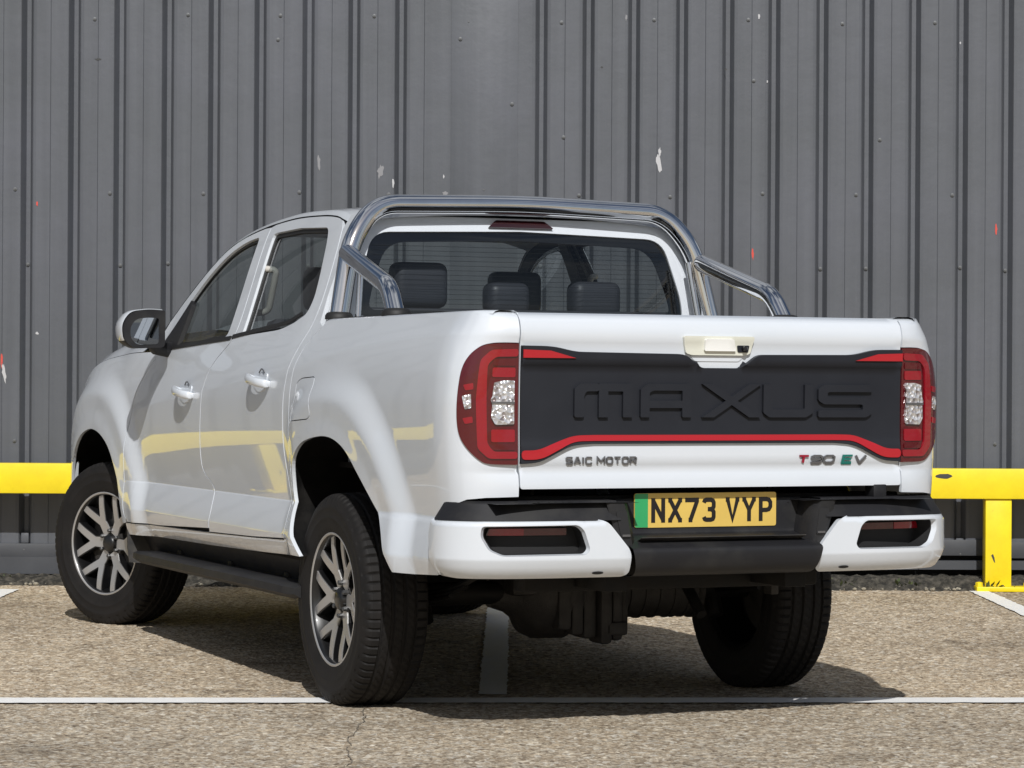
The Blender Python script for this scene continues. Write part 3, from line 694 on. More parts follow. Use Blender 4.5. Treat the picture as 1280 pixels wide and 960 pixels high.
both(hoodgap)
hood_e = lambda y: 1.135-cr(DROP, y)
def hoodf(t, y):
    e = hood_e(y); w_ = Xs(y, 1.134-cr(DROP, y))-.001; a = abs(t); x = w_*t
    return (x, y, e+(.058*(1-((a-.85)/.15)**2) if a > .85 else .058+.06*(1-(a/.85)**2))+(.012*sstep(.55, .62, a)*(1-sstep(.88, 1, a)))-(.004 if a > .995 else 0))
ts = lin(-1, 1, 41)
grid('hood', hoodf, ts, lin(2.55, 3.99, 40), WHITE, T, 60)
def nose(t, z):
    y = 3.99+.13*(1-abs(t)**2.5)-.02*((z-.75)/.3)**2
    return (.80*t*(1-.0*z), y, z)
grid('front_bumper', lambda t, z: nose(t, z), lin(-1, 1, 25), lin(.42, .74, 8), WHITE, T, 50)
grid('front_panel', lambda t, z: (nose(t, z)[0], nose(t, z)[1]-.03-.10*sstep(.85, 1.03, z), z), lin(-1, 1, 25), lin(.74, .99, 8), GLOSSBLK, T, 50)
grid('grille', lambda t, z: (.5*t, 4.10-.02*abs(t)-.10*sstep(.85, 1.03, z)+.008*math.sin(z*160), z), lin(-1, 1, 9), lin(.66, .96, 60), PLAST, T, 50)
def hlamp(mir):
    sheet('headlamp', rnd([(3.90, .90), (3.985, .905), (3.985, .80), (3.84, .80)], .02), side, CLEAR, T, HL, edge=.03, depth=.02, lift=.003, mir=mir)
both(hlamp)
# ---- cab shell: roof, pillars, windscreen
def section(y, t):
    """t in [-1, 1] across the roof, starting and ending on the door shut line"""
    zs = zshut(y); X = Xs(y, zs)-.001; a = abs(t); cw_ = .034+.085*sstep(1.45, 2.15, y)
    if a > .90:
        q = (1-a)/.10; x = X-.030*q; z = zs+.004+.020*math.sin(q*math.pi/2)
    else:
        q = a/.90; x = (X-.030)*q; z = zs+.024+(cw_)*(1-q**2.4)
    # rear edge rolls down
    if y < .52: z -= .25*(.52-y)**1.5
    return (math.copysign(x, t), y, z)
tt = [-1, -.98, -.96, -.94, -.92, -.90]+lin(-.87, .87, 41)+[.90, .92, .94, .96, .98, 1]
ys = lin(.435, 2.60, 52)
def iswind(y, t): return abs(t) < .885 and y > 1.87
for nm, test, mt in (('roof', lambda y, t: not iswind(y, t), WHITE), ('windscreen', iswind, GLW)):
    bm = bmesh.new(); VV = {}
    def gv(i, j):
        if (i, j) not in VV: VV[(i, j)] = bm.verts.new(section(ys[i], tt[j]))
        return VV[(i, j)]
    for i in range(len(ys)-1):
        for j in range(len(tt)-1):
            if test((ys[i]+ys[i+1])/2, (tt[j]+tt[j+1])/2): bm.faces.new((gv(i, j), gv(i, j+1), gv(i+1, j+1), gv(i+1, j))[::-1])
    bmesh.ops.recalc_face_normals(bm, faces=bm.faces)
    roof = frombm(nm, bm, mt, T, 60)
boxo('headliner', (0, 1.15, 1.745), (1.24, 1.35, .012), INTER_L, T)
grid('cowl', lambda t, y: (.82*t, y, 1.262-(y-2.5)*.1), lin(-1, 1, 5), lin(2.40, 2.66, 3), PLAST, T)
# gap shadow strips behind the shut lines (door frames / weatherstrip, shade in the colour)
def reveal(mir):
    for nm, ln in (('door_frame_shade', [(y-.02, z) for y, z in rearline]), ):
        ex = sm(DR_REAR, 3)
        poly = [(y-.03, z) for y, z in ex]+[(y+.03, z) for y, z in ex[::-1]]
        sheet('door_frame_shade', poly, side, GAPM, T, HL, edge=.05, depth=.004, lift=-.024, mir=mir)
    ex = sm(SPLIT, 3)
    sheet('door_frame_shade', [(y-.035, z) for y, z in ex if z < 1.76]+[(y+.035, z) for y, z in ex[::-1] if z < 1.76], side, GAPM, T, HL, edge=.05, depth=.004, lift=-.024, mir=mir)
    ex = sm(FD_FRONT, 3)
    sheet('door_frame_shade', [(y-.03, z) for y, z in ex]+[(y+.02, z) for y, z in ex[::-1]], side, GAPM, T, HL, edge=.05, depth=.004, lift=-.028, mir=mir)
    sheet('door_frame_shade', [(y, z-.03) for y, z in topline]+[(y, z+.02) for y, z in topline[::-1]], side, GAPM, T, HL, edge=.05, depth=.004, lift=-.016, mir=mir)
    sheet('door_frame_shade', [(.45, .58), (2.58, .54), (2.6, .48), (.36, .52)], side, GAPM, T, HL, edge=.08, depth=.004, lift=-.03, mir=mir)
    # slim cab flank between rear door and bed gap
    A = [(y-.004, z) for y, z in rearline]; Bq = sm(BEDLINE)
    low = [(y+.006, z) for y, z in Bq if z < 1.34]
    poly = A+[(.50, 1.755), (.445, 1.755), (.425, 1.62), (.415, 1.45), (.39, 1.35)]+low[::-1]
    sheet('cab_flank', poly, side, WHITE, T, HL, edge=.02, step=.04, depth=.02, mir=mir)
both(reveal)
# rear of the cab with its window
def zr(z): return cr([(1.0, .395), (1.36, .400), (1.60, .425), (1.70, .445), (1.76, .470)], z)
def cabrear(q, z):
    """q: metres from the centre line across the back, wrapping round the corner"""
    X = Xs(.43, z)-.002; r = .055; a = abs(q); yb = zr(z)+.0
    if a < X-r: x, y = a, yb-.012*(1-(a/(X-r))**2)
    else:
        t = min(1.35, (a-(X-r))/(r*1.35)*math.pi/2); x = X-r+r*math.sin(t); y = yb+r*.55*(1-math.cos(t))
    return (math.copysign(x, q), y, z)
XW = lambda z: Xs(.43, z)-.055+.055*1.35*.98
outl = [(-XW(z), z) for z in lin(1.0, 1.755, 14)]+[(XW(z), z) for z in lin(1.755, 1.0, 14)]
GL = rnd([(-.675, 1.375), (.675, 1.375), (.668, 1.46), (.600, 1.690), (.0, 1.706), (-.600, 1.690), (-.668, 1.46)], [.05, .05, .1, .07, .4, .07, .1], 6)
cr_ = sheet('cab_rear_panel', outl, cabrear, WHITE, T, HB, holes=[GL], step=.04, edge=.02, depth=.02)
GLI = rnd([(-.625, 1.40), (.625, 1.40), (.610, 1.47), (.545, 1.655), (.0, 1.672), (-.545, 1.655), (-.610, 1.47)], [.06, .06, .1, .08, .4, .08, .1], 6)
sheet('rear_window', GL, cabrear, GLR, T, HB, step=.08, depth=0, lift=-.006)
sheet('rear_window_border', GL, cabrear, GLOSSBLK, T, HB, holes=[GLI], edge=.04, depth=.003, lift=-.010)
sheet('brake_lamp', rnd([(-.135, 1.715), (.135, 1.715), (.10, 1.742), (-.10, 1.742)][::-1], .006), cabrear, BRK, T, HB, edge=.02, depth=.02, lift=.012)
# ------------------------------------------------------------------ tail lamps
def lamps(mir):
    P = LAMP+[]
    q = sheet('tail_lamp', P, side, LAMPDK, T, HL, step=.02, edge=.012, depth=.03, lift=.006, mir=mir)
    sheet('lamp_gap', [(s-.0 if s < SEND+.01 else s, z) for s, z in LAMP]+[(SEND, .866), (-1.212, .868), (-1.170, .882), (-1.132, .918), (-1.104, .960), (-1.094, 1.01), (-1.094, 1.077), (-1.102, 1.168), (-1.122, 1.219), (-1.158, 1.252), (-1.2, 1.263), (SEND, 1.264)][::-1], side, GAPM, q, HL, edge=.02, depth=.002, lift=-.012, mir=mir)
    C = rnd([(SEND+.003, 1.240), (-1.205, 1.236), (-1.172, 1.205), (-1.166, 1.078), (-1.170, .925), (-1.205, .893), (SEND+.003, .893), (SEND+.003, .915), (-1.222, .915), (-1.202, .940), (-1.198, 1.19), (-1.222, 1.214), (SEND+.003, 1.216)], .012)
    sheet('light_guide', C, side, LAMPRED, q, HL, edge=.012, depth=.012, lift=.012, mir=mir)
    for k, (z0, z1, mt) in enumerate(((1.150, 1.180, LAMPRED), (.945, .985, LAMPRED), (1.186, 1.208, LAMPDK), (.920, .938, LAMPDK))):
        sheet('lamp_chamber', rnd([(SEND+.012, z0), (-1.215, z0), (-1.215, z1), (SEND+.012, z1)], .006), side, mt, q, HL, edge=.02, depth=.004, lift=.0095, mir=mir)
    for a in ():
        sheet('lamp_bulb', [(a+.009*math.cos(t*.785), 1.165+.009*math.sin(t*.785)) for t in range(8)], side, LAMPBR, q, HL, depth=.004, lift=.013, mir=mir)
    sheet('reversing_lens', rnd([(-1.222, 1.133), (-1.252, 1.140), (SEND+.016, 1.140), (SEND+.016, 1.002), (-1.228, 1.000), (-1.214, 1.024), (-1.218, 1.066), (-1.212, 1.078), (-1.218, 1.09)], .004), side, CLEAR, q, HL, edge=.01, step=.012, depth=.008, lift=.014, mir=mir)
    sheet('lens_divider', [(-1.216, 1.073), (SEND+.016, 1.073), (SEND+.016, 1.066), (-1.216, 1.066)], side, BADGE, q, HL, edge=.03, depth=.008, lift=.018, mir=mir)
    sheet('side_marker', rnd([(-1.122, 1.090), (-1.150, 1.097), (-1.152, 1.052), (-1.132, 1.048)], .004), side, CLEAR, q, HL, edge=.02, depth=.008, lift=.009, mir=mir)
    for zz in (1.02, 1.125): sheet('side_marker', rnd([(-1.124, zz), (-1.155, zz+.006), (-1.157, zz-.014), (-1.132, zz-.018)], .004), side, LAMPRED, q, HL, edge=.02, depth=.008, lift=.009, mir=mir)
both(lamps)
# ------------------------------------------------------------------ tailgate
GX = .697
tg = sheet('tailgate', rnd([(-GX, 1.356), (GX, 1.356), (GX, .797), (-GX, .797)], [.006, .006, .01, .01]), gate, WHITE, T, HB, step=.03, edge=.02, depth=.035)
gate_r = lambda x, z: (x, yT(z)-.006*(1-min(1, abs(x)/.7)**2), z)
GARN = rnd([(-.695, 1.250), (-.590, 1.249), (-.510, 1.232), (-.125, 1.228), (-.060, 1.184), (.085, 1.184), (.145, 1.228), (.510, 1.231), (.590, 1.249), (.695, 1.250), (.695, .876), (.632, .880), (.515, .937), (.44, .9415), (-.44, .9415), (-.515, .937), (-.632, .880), (-.695, .876)], [.003, .03, .03, .02, .015, .015, .02, .03, .03, .003, .003, .03, .04, .01, .01, .04, .03, .003])
gz = lambda lift: (lambda x, z: (gate(x, z)[0], gate(x, z)[1]-lift, z))
def garnm(x, z):     # the panel steps in below its upper band
    p = gate(x, z); d = .010+.010*sstep(1.185, 1.20, z)+.004*sstep(.955, .925, z) if z < 1.3 else .02
    return (p[0], p[1]-d, z)
ga = sheet('tailgate_panel', GARN, garnm, CLAD, tg, HB, step=.025, edge=.012, depth=.02)
ga['label'] = 'black panel with embossed letters and red trim lines'
def red(polys, m=RED): return sheet('red_trim', polys, garnm, m, ga, HB, edge=.03, depth=.008, lift=.004)
red(rnd([(-.694, .919), (-.640, .919), (-.515, .966), (-.44, .9675), (.44, .9675), (.515, .966), (.640, .919), (.694, .919), (.694, .890), (.628, .890), (.512, .947), (.44, .948), (-.44, .948), (-.512, .947), (-.628, .890), (-.694, .890)], .03))
red([(-.694, 1.238), (-.600, 1.235), (-.512, 1.212), (-.694, 1.212)]); red([(.694, 1.238), (.600, 1.235), (.512, 1.212), (.694, 1.212)])
# embossed letters
H0, H1 = 1.024, 1.132
def lt(x0, x1, strokes):
    sx = x1-x0; sz = H1-H0; P = []
    for st in strokes:
        if isinstance(st[0], (int, float)): st = [st]
        P.append([(x0+a*sx, H0+b*sz) for a, b in st])
    return P
def rect(a, b, c, d): return [(a, b), (c, b), (c, d), (a, d)]
LM = lt(-.515, -.312, [rnd([(0, 0), (.165, 0), (.165, .62), (.20, .77), (.42, .77), (.42, 1), (.10, 1), (0, .86)], .05), rect(.42, 0, .58, 1), rnd([(.58, 1), (1, 1), (1, 0), (.84, 0), (.84, .77), (.58, .77)], .02)])
LA = lt(-.282, -.095, [rnd([(0, 0), (.17, 0), (.17, .74), (.24, .80), (.80, .80), (.80, 0), (.97, 0), (.97, 1), (.14, 1), (0, .84)], .03), rect(.10, .28, .85, .50)])
LX = lt(-.060, .155, [[(0, 0), (.20, 0), (1, 1), (.80, 1)], [(0, 1), (.20, 1), (1, 0), (.80, 0)]])
LU = lt(.165, .352, [rnd([(0, 1), (0, .14), (.12, 0), (.86, 0), (1, .14), (1, 1), (.83, 1), (.83, .24), (.17, .24), (.17, 1)], [.01, .04, .04, .04, .04, .01, .01, .05, .05, .01])])
LS = lt(.372, .578, [rnd([(1, 1), (.10, 1), (0, .88), (0, .52), (.10, .40), (.83, .40), (.83, .22), (.0, .22), (.0, 0), (.90, 0), (1, .12), (1, .50), (.90, .62), (.17, .62), (.17, .78), (1, .78)], .05)])
for P in (LM, LA, LX, LU, LS):
    sheet('raised_letter', P, garnm, CLAD, ga, HB, edge=.02, depth=.016, lift=.0125)
# handle with camera
hb = sheet('tailgate_handle', rnd([(-.130, 1.288), (.130, 1.288), (.118, 1.232), (.095, 1.226), (-.095, 1.226), (-.118, 1.232)], .008), gate, PALEH, tg, HB, edge=.02, step=.03, depth=.02, lift=.012)
sheet('handle_pull', rnd([(-.055, 1.282), (.050, 1.282), (.060, 1.240), (-.055, 1.240)], .006), gate, FILM, hb, HB, edge=.02, depth=.012, lift=.022)
sheet('handle_shadow_lip', rnd([(-.100, 1.224), (.100, 1.224), (.080, 1.206), (-.080, 1.206)], .006), gate, WHITE, hb, HB, edge=.02, depth=.01, lift=-.0+.003)
sheet('camera_housing', rnd([(.066, 1.262), (.112, 1.262), (.108, 1.236), (.070, 1.236)], .005), gate, CLAD, hb, HB, depth=.008, lift=.015)
bm = bmesh.new(); lathe(bm, [(-1.194, 0), (-1.194, .006), (-1.192, .008), (-1.17, .008)], 'y', 16, (.090, 0, 1.248)); frombm('camera_lens', bm, GLOSSBLK, hb, 40)
# lower crease shadow line of the gate is in yT(); badges
def text(name, s, x0, z0, h, m, wide=1.0, shear=0, bold=.012, M=gate, lift=.004, par=None, ext=.003, width=None):
    cu = bpy.data.curves.new(name, 'FONT'); cu.body = s; cu.offset = bold; cu.resolution_u = 4; ob = bpy.data.objects.new(name, cu); SC.collection.objects.link(ob)
    dg = bpy.context.evaluated_depsgraph_get(); dg.update(); me = bpy.data.meshes.new_from_object(ob.evaluated_get(dg)); bpy.data.objects.remove(ob)
    xs = [v.co.x for v in me.vertices]; ysv = [v.co.y for v in me.vertices]; a, b, c, d = min(xs), max(xs), min(ysv), max(ysv)
    k = h/(d-c); kx = (width/(b-a)) if width else k*wide
    bm = bmesh.new(); bm.from_mesh(me); bpy.data.meshes.remove(me)
    for v in bm.verts: v.co = Vector(((v.co.x-a)*kx+(v.co.y-c)*k*shear, (v.co.y-c)*k, 0))
    bmesh.ops.dissolve_limit(bm, angle_limit=.001, verts=bm.verts, edges=bm.edges)
    r_ = bmesh.ops.extrude_face_region(bm, geom=bm.faces[:]); top = [v for v in r_['geom'] if isinstance(v, bmesh.types.BMVert)]
    for v in top: v.co.z = 1
    for v in bm.verts:
        p = M(x0+v.co.x, z0+v.co.y); v.co = Vector((p[0], p[1]-lift-(ext if v.co.z > .5 else 0), p[2]))
    bmesh.ops.recalc_face_normals(bm, faces=bm.faces)
    return frombm(name, bm, m, par)
SG = {'S': [[(1, .86), (.86, 1), (.14, 1), (0, .86), (0, .62), (.14, .5), (.86, .5), (1, .38), (1, .14), (.86, 0), (.14, 0), (0, .14)]], 'A': [[(0, 0), (.42, 1), (.58, 1), (1, 0)], [(.2, .32), (.8, .32)]], 'I': [[(.5, 0), (.5, 1)]],
      'C': [[(1, .82), (.82, 1), (.18, 1), (0, .82), (0, .18), (.18, 0), (.82, 0), (1, .18)]], 'M': [[(0, 0), (0, 1), (.5, .35), (1, 1), (1, 0)]], 'O': [[(.2, 1), (.8, 1), (1, .8), (1, .2), (.8, 0), (.2, 0), (0, .2), (0, .8), (.2, 1)]],
      'T': [[(0, 1), (1, 1)], [(.5, 1), (.5, 0)]], 'R': [[(0, 0), (0, 1), (.8, 1), (1, .85), (1, .62), (.8, .48), (0, .48)], [(.5, .48), (1, 0)]], '0': [[(.2, 1), (.8, 1), (1, .8), (1, .2), (.8, 0), (.2, 0), (0, .2), (0, .8), (.2, 1)]],
      '9': [[(1, .5), (.2, .5), (0, .65), (0, .85), (.2, 1), (.8, 1), (1, .85), (1, .15), (.8, 0), (0, 0)]], 'E': [[(1, 1), (0, 1), (0, 0), (1, 0)], [(0, .5), (.9, .5)]], 'V': [[(0, 1), (.45, 0), (.55, 0), (1, 1)]]}
def badge(txt, x0, z0, h, cw, gap, sw, m, shear=0, sp=.012):
    x = x0
    for ch in txt:
        if ch == ' ': x += sp; continue
        w_ = cw*(.35 if ch == 'I' else (1.2 if ch == 'M' else 1))
        P = [stroke([(x+sw/2+a*(w_-sw)+b*h*shear, z0+sw/2+b*(h-sw)) for a, b in ln], sw) for ln in SG[ch]]
        sheet('badge_letter', P, gate, m, tg, HB, depth=.006, lift=.008)
        x += w_+gap
badge('SAIC MOTOR', -.537, .873, .0255, .0245, .0035, .0046, BADGE)
badge('T', .302, .871, .029, .040, .004, .0068, REDB, .2); badge('90', .350, .871, .029, .044, .004, .0066, BADGE, .2)
badge('E', .470, .871, .029, .040, .004, .0066, TEAL, .2); badge('V', .517, .871, .029, .046, .004, .0066, BADGE, .2)
# tailgate inner skin and bed
boxo('tailgate_inner', (0, -1.085, 1.075), (1.36, .055, .54), WHITE, T, bev=.01)
boxo('bed_floor', (0, -.36, .83), (1.5, 1.44, .02), CHASSIS, T, bev=0)
boxo('bulkhead', (0, .375, 1.12), (1.54, .03, .44), WHITE, T, bev=.004)
def bedin(mir):
    def rail(t, y):
        s = y; w_ = 1-.12*sstep(-.95, -1.15, y); X = (Xs(y, 1.352))*w_ ; X = min(X, -side(y-.0, 1.35)[0]) if y > S0 else X
        if y < S0:
            # follow the rounded corner
            u = (S0-y); best = min(range(52), key=lambda k: abs(side(S0-k*.01, 1.35)[1]-y)); X = -side(S0-best*.01, 1.35)[0]
        X = min(X, .90)
        prof = [(0, 1.350), (.006, 1.358), (.02, 1.362), (.07, 1.362), (.085, 1.355), (.09, 1.30), (.09, .84)]
        i = int(t); return mx_(mir, (-(X-prof[i][0]), y, prof[i][1]))
    o = grid('bed_rail', rail, range(7), lin(.335, -1.12, 40), WHITE, T, 50)
    sheet('rail_cap', [(.33, 0), (-.80, 0), (-.80, .05), (.33, .05)], lambda a, b: (-(Xs(a, 1.35)-.020-b), a, 1.364), PLAST, T, (0, 0, 1), edge=.05, depth=.004, mir=mir)
both(bedin)
# ------------------------------------------------------------------ rear bumper
BPLAN = sm([(.936, -.985), (.934, -1.035), (.918, -1.088), (.882, -1.138), (.825, -1.178), (.75, -1.206), (.62, -1.228), (.45, -1.237), (.25, -1.242), (0, -1.244)], 8)
blen = [0]
for a, b in zip(BPLAN, BPLAN[1:]): blen.append(blen[-1]+math.dist(a, b))
BT = blen[-1]
def bplan(u):
    u = max(0, min(BT-1e-6, u)); i = 0
    while blen[i+1] < u: i += 1
    t = (u-blen[i])/(blen[i+1]-blen[i]); a, b = Vector(BPLAN[i]), Vector(BPLAN[i+1]); p = a.lerp(b, t)
    i2 = min(i+2, len(BPLAN)-1); i0 = max(i-1, 0); d = (Vector(BPLAN[i2])-Vector(BPLAN[i0])).normalized(); n = Vector((-d.y, d.x))
    if n.y > 0: n = -n
    if n.x < 0 and p.x > .5: n = -n
    return p, n
BO = [(.50, -.060), (.514, -.044), (.522, -.030), (.572, -.002), (.580, 0), (.692, 0), (.699, -.004), (.703, -.02)]
def bump_s(u, z):       # u from the side seam (0) towards the truck's centre line
    p, n = bplan(u); q = p+n*cr(BO, z); return (-q.x, q.y, z)
def u_at(x):
    for i in range(len(BPLAN)-1):
        if BPLAN[i+1][0] <= x <= BPLAN[i][0] or BPLAN[i+1][0] >= x >= BPLAN[i][0]: return blen[i]+(blen[i+1]-blen[i])*(BPLAN[i][0]-x)/(BPLAN[i][0]-BPLAN[i+1][0]+1e-9)
    return 0
ua, ub, uc, ud = u_at(.345), u_at(.415), u_at(.805), u_at(.50)
RH = [(u_at(.832), .682), (u_at(.526), .685), (u_at(.505), .668), (u_at(.484), .606), (u_at(.498), .590), (u_at(.772), .588), (u_at(.812), .606), (u_at(.836), .650)]
def bumper(mir):
    hole = rnd(RH, .012)
    out = rnd([(.0, .655), (.0, .62), (.004, .560), (.022, .522), (.12, .515), (ua-.015, .516), (ua+.004, .528), (ua+.002, .600), (ub-.005, .690), (ub-.035, .702), (.02, .702)], [.01, .01, .02, .02, .02, .01, .01, .02, .025, .03, .005])
    cc = Vector((sum(p[0] for p in hole)/len(hole), sum(p[1] for p in hole)/len(hole)))
    w = sheet('bumper_corner', out, bump_s, WHITE, T, HB, holes=[hole], lines=[[(u_, z_) for u_ in lin(.06, ua-.02, 40)] for z_ in (.521, .5715, .5805)], step=.025, edge=.012, depth=.02, mir=mir)
    # bevelled surround turning into the recess
    bm = bmesh.new(); R_ = []
    for k, (sc_, dp) in enumerate(((1.0, 0.0005), (.985, .006), (.945, .014), (.93, .018))):
        row = []
        for (a, b) in hole:
            q = Vector((cc.x+(a-cc.x)*(sc_+(1-sc_)*.55), cc.y+(b-cc.y)*sc_)); p, n = bplan(q.x); o_ = p+n*(cr(BO, q.y)-dp); row.append(bm.verts.new(mx_(mir, (-o_.x, o_.y, q.y))))
        R_.append(row)
    for a, b in zip(R_, R_[1:]):
        for i in range(len(a)): bm.faces.new((a[i], a[(i+1) % len(a)], b[(i+1) % len(a)], b[i]))
    bmesh.ops.recalc_face_normals(bm, faces=bm.faces)
    frombm('recess_surround', bm, WHITE, w, 35)
    bm = bmesh.new(); R_ = []
    for (sc_, dp) in ((.932, .0175), (.92, .082)):
        row = []
        for (a, b) in hole:
            q = Vector((cc.x+(a-cc.x)*(sc_+(1-sc_)*.55), cc.y+(b-cc.y)*sc_)); p, n = bplan(q.x); o_ = p+n*(cr(BO, q.y)-dp); row.append(bm.verts.new(mx_(mir, (-o_.x, o_.y, q.y))))
        R_.append(row)
    for i in range(len(hole)): bm.faces.new((R_[0][i], R_[0][(i+1) % len(hole)], R_[1][(i+1) % len(hole)], R_[1][i]))
    frombm('recess_wall', bm, GAPM, w, 35)
    sheet('recess_back', hole, bump_s, GAPM, w, HB, edge=.05, depth=.002, lift=-.080, mir=mir)
    sheet('rear_reflector', rnd([(u_at(.815), .672), (u_at(.54), .672), (u_at(.54), .650), (u_at(.825), .650)], .004), bump_s, LAMPDK, w, HB, edge=.03, depth=.01, lift=-.068, mir=mir)
    sheet('fog_lens', rnd([(u_at(.812), .672), (u_at(.69), .672), (u_at(.69), .650), (u_at(.820), .650)], .004), bump_s, LAMPRED, w, HB, edge=.03, depth=.01, lift=-.066, mir=mir)
    sheet('drain_slot', [(ua-.105+.020*math.cos(t*.524), .531+.0045*math.sin(t*.524)) for t in range(12)], bump_s, GAPM, w, HB, depth=.002, lift=.001, mir=mir)
    # dark top strip over the white corner
    def topf(v, u):
        p, n = bplan(u); qq = p-n*(.010+.040*min(1, v/.6)+.10*max(0, (v-.6)/.4)*min(1, .2+u*3)); return mx_(mir, (-qq.x, qq.y, .6985+.058*min(1, v/.6)+.004*v))
    o = grid('bumper_top', topf, lin(0, 1, 11), lin(.02, u_at(.375), 40), PLAST, T, 60)
both(bumper)
# black centre section
CP = [(-1.06, .510), (-1.15, .512), (-1.215, .520), (-1.245, .540), (-1.258, .565), (-1.262, .592), (-1.256, .606), (-1.235, .614), (-1.16, .640), (-1.135, .646), (-1.125, .660), (-1.118, .752), (-1.10, .758), (-1.02, .758)]
cps = sm(CP, 4)
def cent(x, s):
    i = min(int(s), len(cps)-2); t = s-i; a, b = cps[i], cps[i+1]; y = a[0]+(b[0]-a[0])*t; z = a[1]+(b[1]-a[1])*t
    return (x, y, z)
n_ = len(cps)-1
st_ = cps.index(min(cps, key=lambda p: abs(p[0]+1.135)+abs(p[1]-.646)))
grid('bumper_step', lambda x, s: cent(x*(1 if cps[int(s)][1] > .60 else (.94+.06*(cps[int(s)][1]-.51)/.09)), s), lin(-.345, .345, 33), [float(i) for i in range(st_+1)], PLAST, T, 50)
o = grid('plate_recess', cent, lin(-.34, .34, 20), [float(i) for i in range(st_, n_)], PLAST, T, 50)
bm = bmesh.new()    # worn tread surface on the step
box(bm, (0, -1.197, .6295), (.60, .066, .002), rot=Matrix.Rotation(math.radians(-19), 4, 'X'), bev=.0008)
frombm('step_tread', bm, PLAST2, T)
def cheek(mir):
    # raised blocks either side of the plate, ramping down to the step
    q = lambda z: sstep(.60, .76, z)
    secs = []
    for z in lin(.605, .752, 8):
        k = (z-.605)/.147; xi = .300+.030*k; xo = .362+.045*k; yf = -1.226+.006*k
        secs.append([(xi, -1.12, z), (xi+.006, yf+.03, z), (xi+.03, yf, z), (xo, yf+.002, z), (xo+.012, yf+.008, z)])
    bm = bmesh.new(); G = [[bm.verts.new(mx_(mir, (-a, b, c))) for a, b, c in r_] for r_ in secs]
    for i in range(7):
        for j in range(4): bm.faces.new((G[i][j], G[i][j+1], G[i+1][j+1], G[i+1][j]))
    tp = [bm.verts.new(mx_(mir, (-a, b, .754))) for a, b in ((.315, -1.115), (.66, -1.115), (.66, -1.215), (.42, -1.222), (.345, -1.226), (.322, -1.20))]
    bm.faces.new(tp); bmesh.ops.recalc_face_normals(bm, faces=bm.faces)
    c = frombm('bumper_cheek', bm, PLAST, T, 35)
    # pocket with plate light / step hole
    pk = rnd([(.338, .640), (.372, .640), (.390, .725), (.352, .730)], .008)
    sheet('cheek_pocket', pk, lambda a, b: (-a, -1.2285+.006*(b-.605)/.147, b), GAPM, c, HB, depth=.002, mir=mir)
    sheet('pocket_lip', rnd([(.342, .645), (.370, .645), (.370, .652), (.342, .652)], .002), lambda a, b: (-a, -1.231, b), BADGE, c, HB, depth=.004, mir=mir)
    grid('bumper_deck', lambda a, b: mx_(mir, (-a, b, .752+.0*a)), lin(.30, .80, 6), [-1.215, -1.15, -1.02], PLAST, T)
both(cheek)
boxo('bumper_beam', (0, -1.02, .69), (1.5, .08, .16), CHASSIS, T)
boxo('latch_box', (.615, -1.14, .775), (.05, .06, .05), PLAST, T)
# scuffs of pale dirt on the bumper deck
bm = bmesh.new()
for i in range(70):
    x = random.choice([random.gauss(-.60, .05), random.gauss(.46, .08)]); y = random.uniform(-1.21, -1.13); s = random.uniform(.0008, .0022)
    k = bmesh.ops.create_icosphere(bm, subdivisions=1, radius=s); bmesh.ops.transform(bm, matrix=Matrix.Translation((x, y, .756)) @ Matrix.Diagonal((1.4, 1, .5, 1)), verts=k['verts'])
o = frombm('grit', bm, CHASSIS, T); o['kind'] = 'stuff'
# number plate
PX, PZ = -.018, .722
def plm(lift): return lambda a, b: (a, -1.128-lift, b)
npl = sheet('number_plate', rnd([(PX-.26, PZ-.0555), (PX+.26, PZ-.0555), (PX+.26, PZ+.0555), (PX-.26, PZ+.0555)], .008), plm(0), YPLATE, T, HB, depth=.006)
sheet('green_band', rnd([(PX-.259, PZ-.0545), (PX-.212, PZ-.0545), (PX-.212, PZ+.0545), (PX-.259, PZ+.0545)], [.007, .0, .0, .007]), plm(.0012), GREENP, npl, HB, depth=.001)
CHW, CHH, SW = .050, .079, .014
GL_ = {'N': [[(0, 0), (0, 1)], [(1, 0), (1, 1)], [(0, 1), (1, 0)]], 'X': [[(0, 0), (1, 1)], [(0, 1), (1, 0)]], '7': [[(0, 1), (1, 1), (1, .93), (.35, 0)]], 'V': [[(0, 1), (.5, 0), (1, 1)]],
       'Y': [[(0, 1), (.5, .45), (1, 1)], [(.5, .5), (.5, 0)]], 'P': [[(0, 0), (0, 1)], [(0, 1), (.6, 1), (.85, .96), (1, .84), (1, .62), (.85, .49), (.6, .45), (0, .45)]],
       '3': [[(0, .86), (.08, .96), (.25, 1), (.72, 1), (.92, .95), (1, .86), (1, .66), (.9, .56), (.7, .53), (.4, .53)], [(.7, .53), (.9, .48), (1, .38), (1, .14), (.92, .04), (.72, 0), (.25, 0), (.08, .04), (0, .14)]]}
x = PX-.200
for ch in 'NX73 VYP':
    if ch == ' ': x += .026; continue
    st = []
    for ln in GL_[ch]:
        w_, h_ = CHW-SW, CHH-SW
        st.append(stroke([(x+SW/2+a*w_, PZ-CHH/2+SW/2+b*h_) for a, b in ln], SW if ch not in 'NXVY' or len(ln) == 2 and ln[0][0] == ln[1][0] else SW*.95))
    for ln in GL_[ch]:    # square the stroke ends up to full height
        for (a, b), (c, d) in ((ln[0], ln[1]), (ln[-1], ln[-2])):
            px_, pz_ = x+SW/2+a*(CHW-SW), PZ-CHH/2+SW/2+b*(CHH-SW)
            if b in (0, 1): st.append([(px_-SW/2, pz_-SW/2), (px_+SW/2, pz_-SW/2), (px_+SW/2, pz_+SW/2), (px_-SW/2, pz_+SW/2)])
    sheet('plate_character', st, plm(.0014), INK, npl, HB, depth=.001)
    x += CHW+.0115
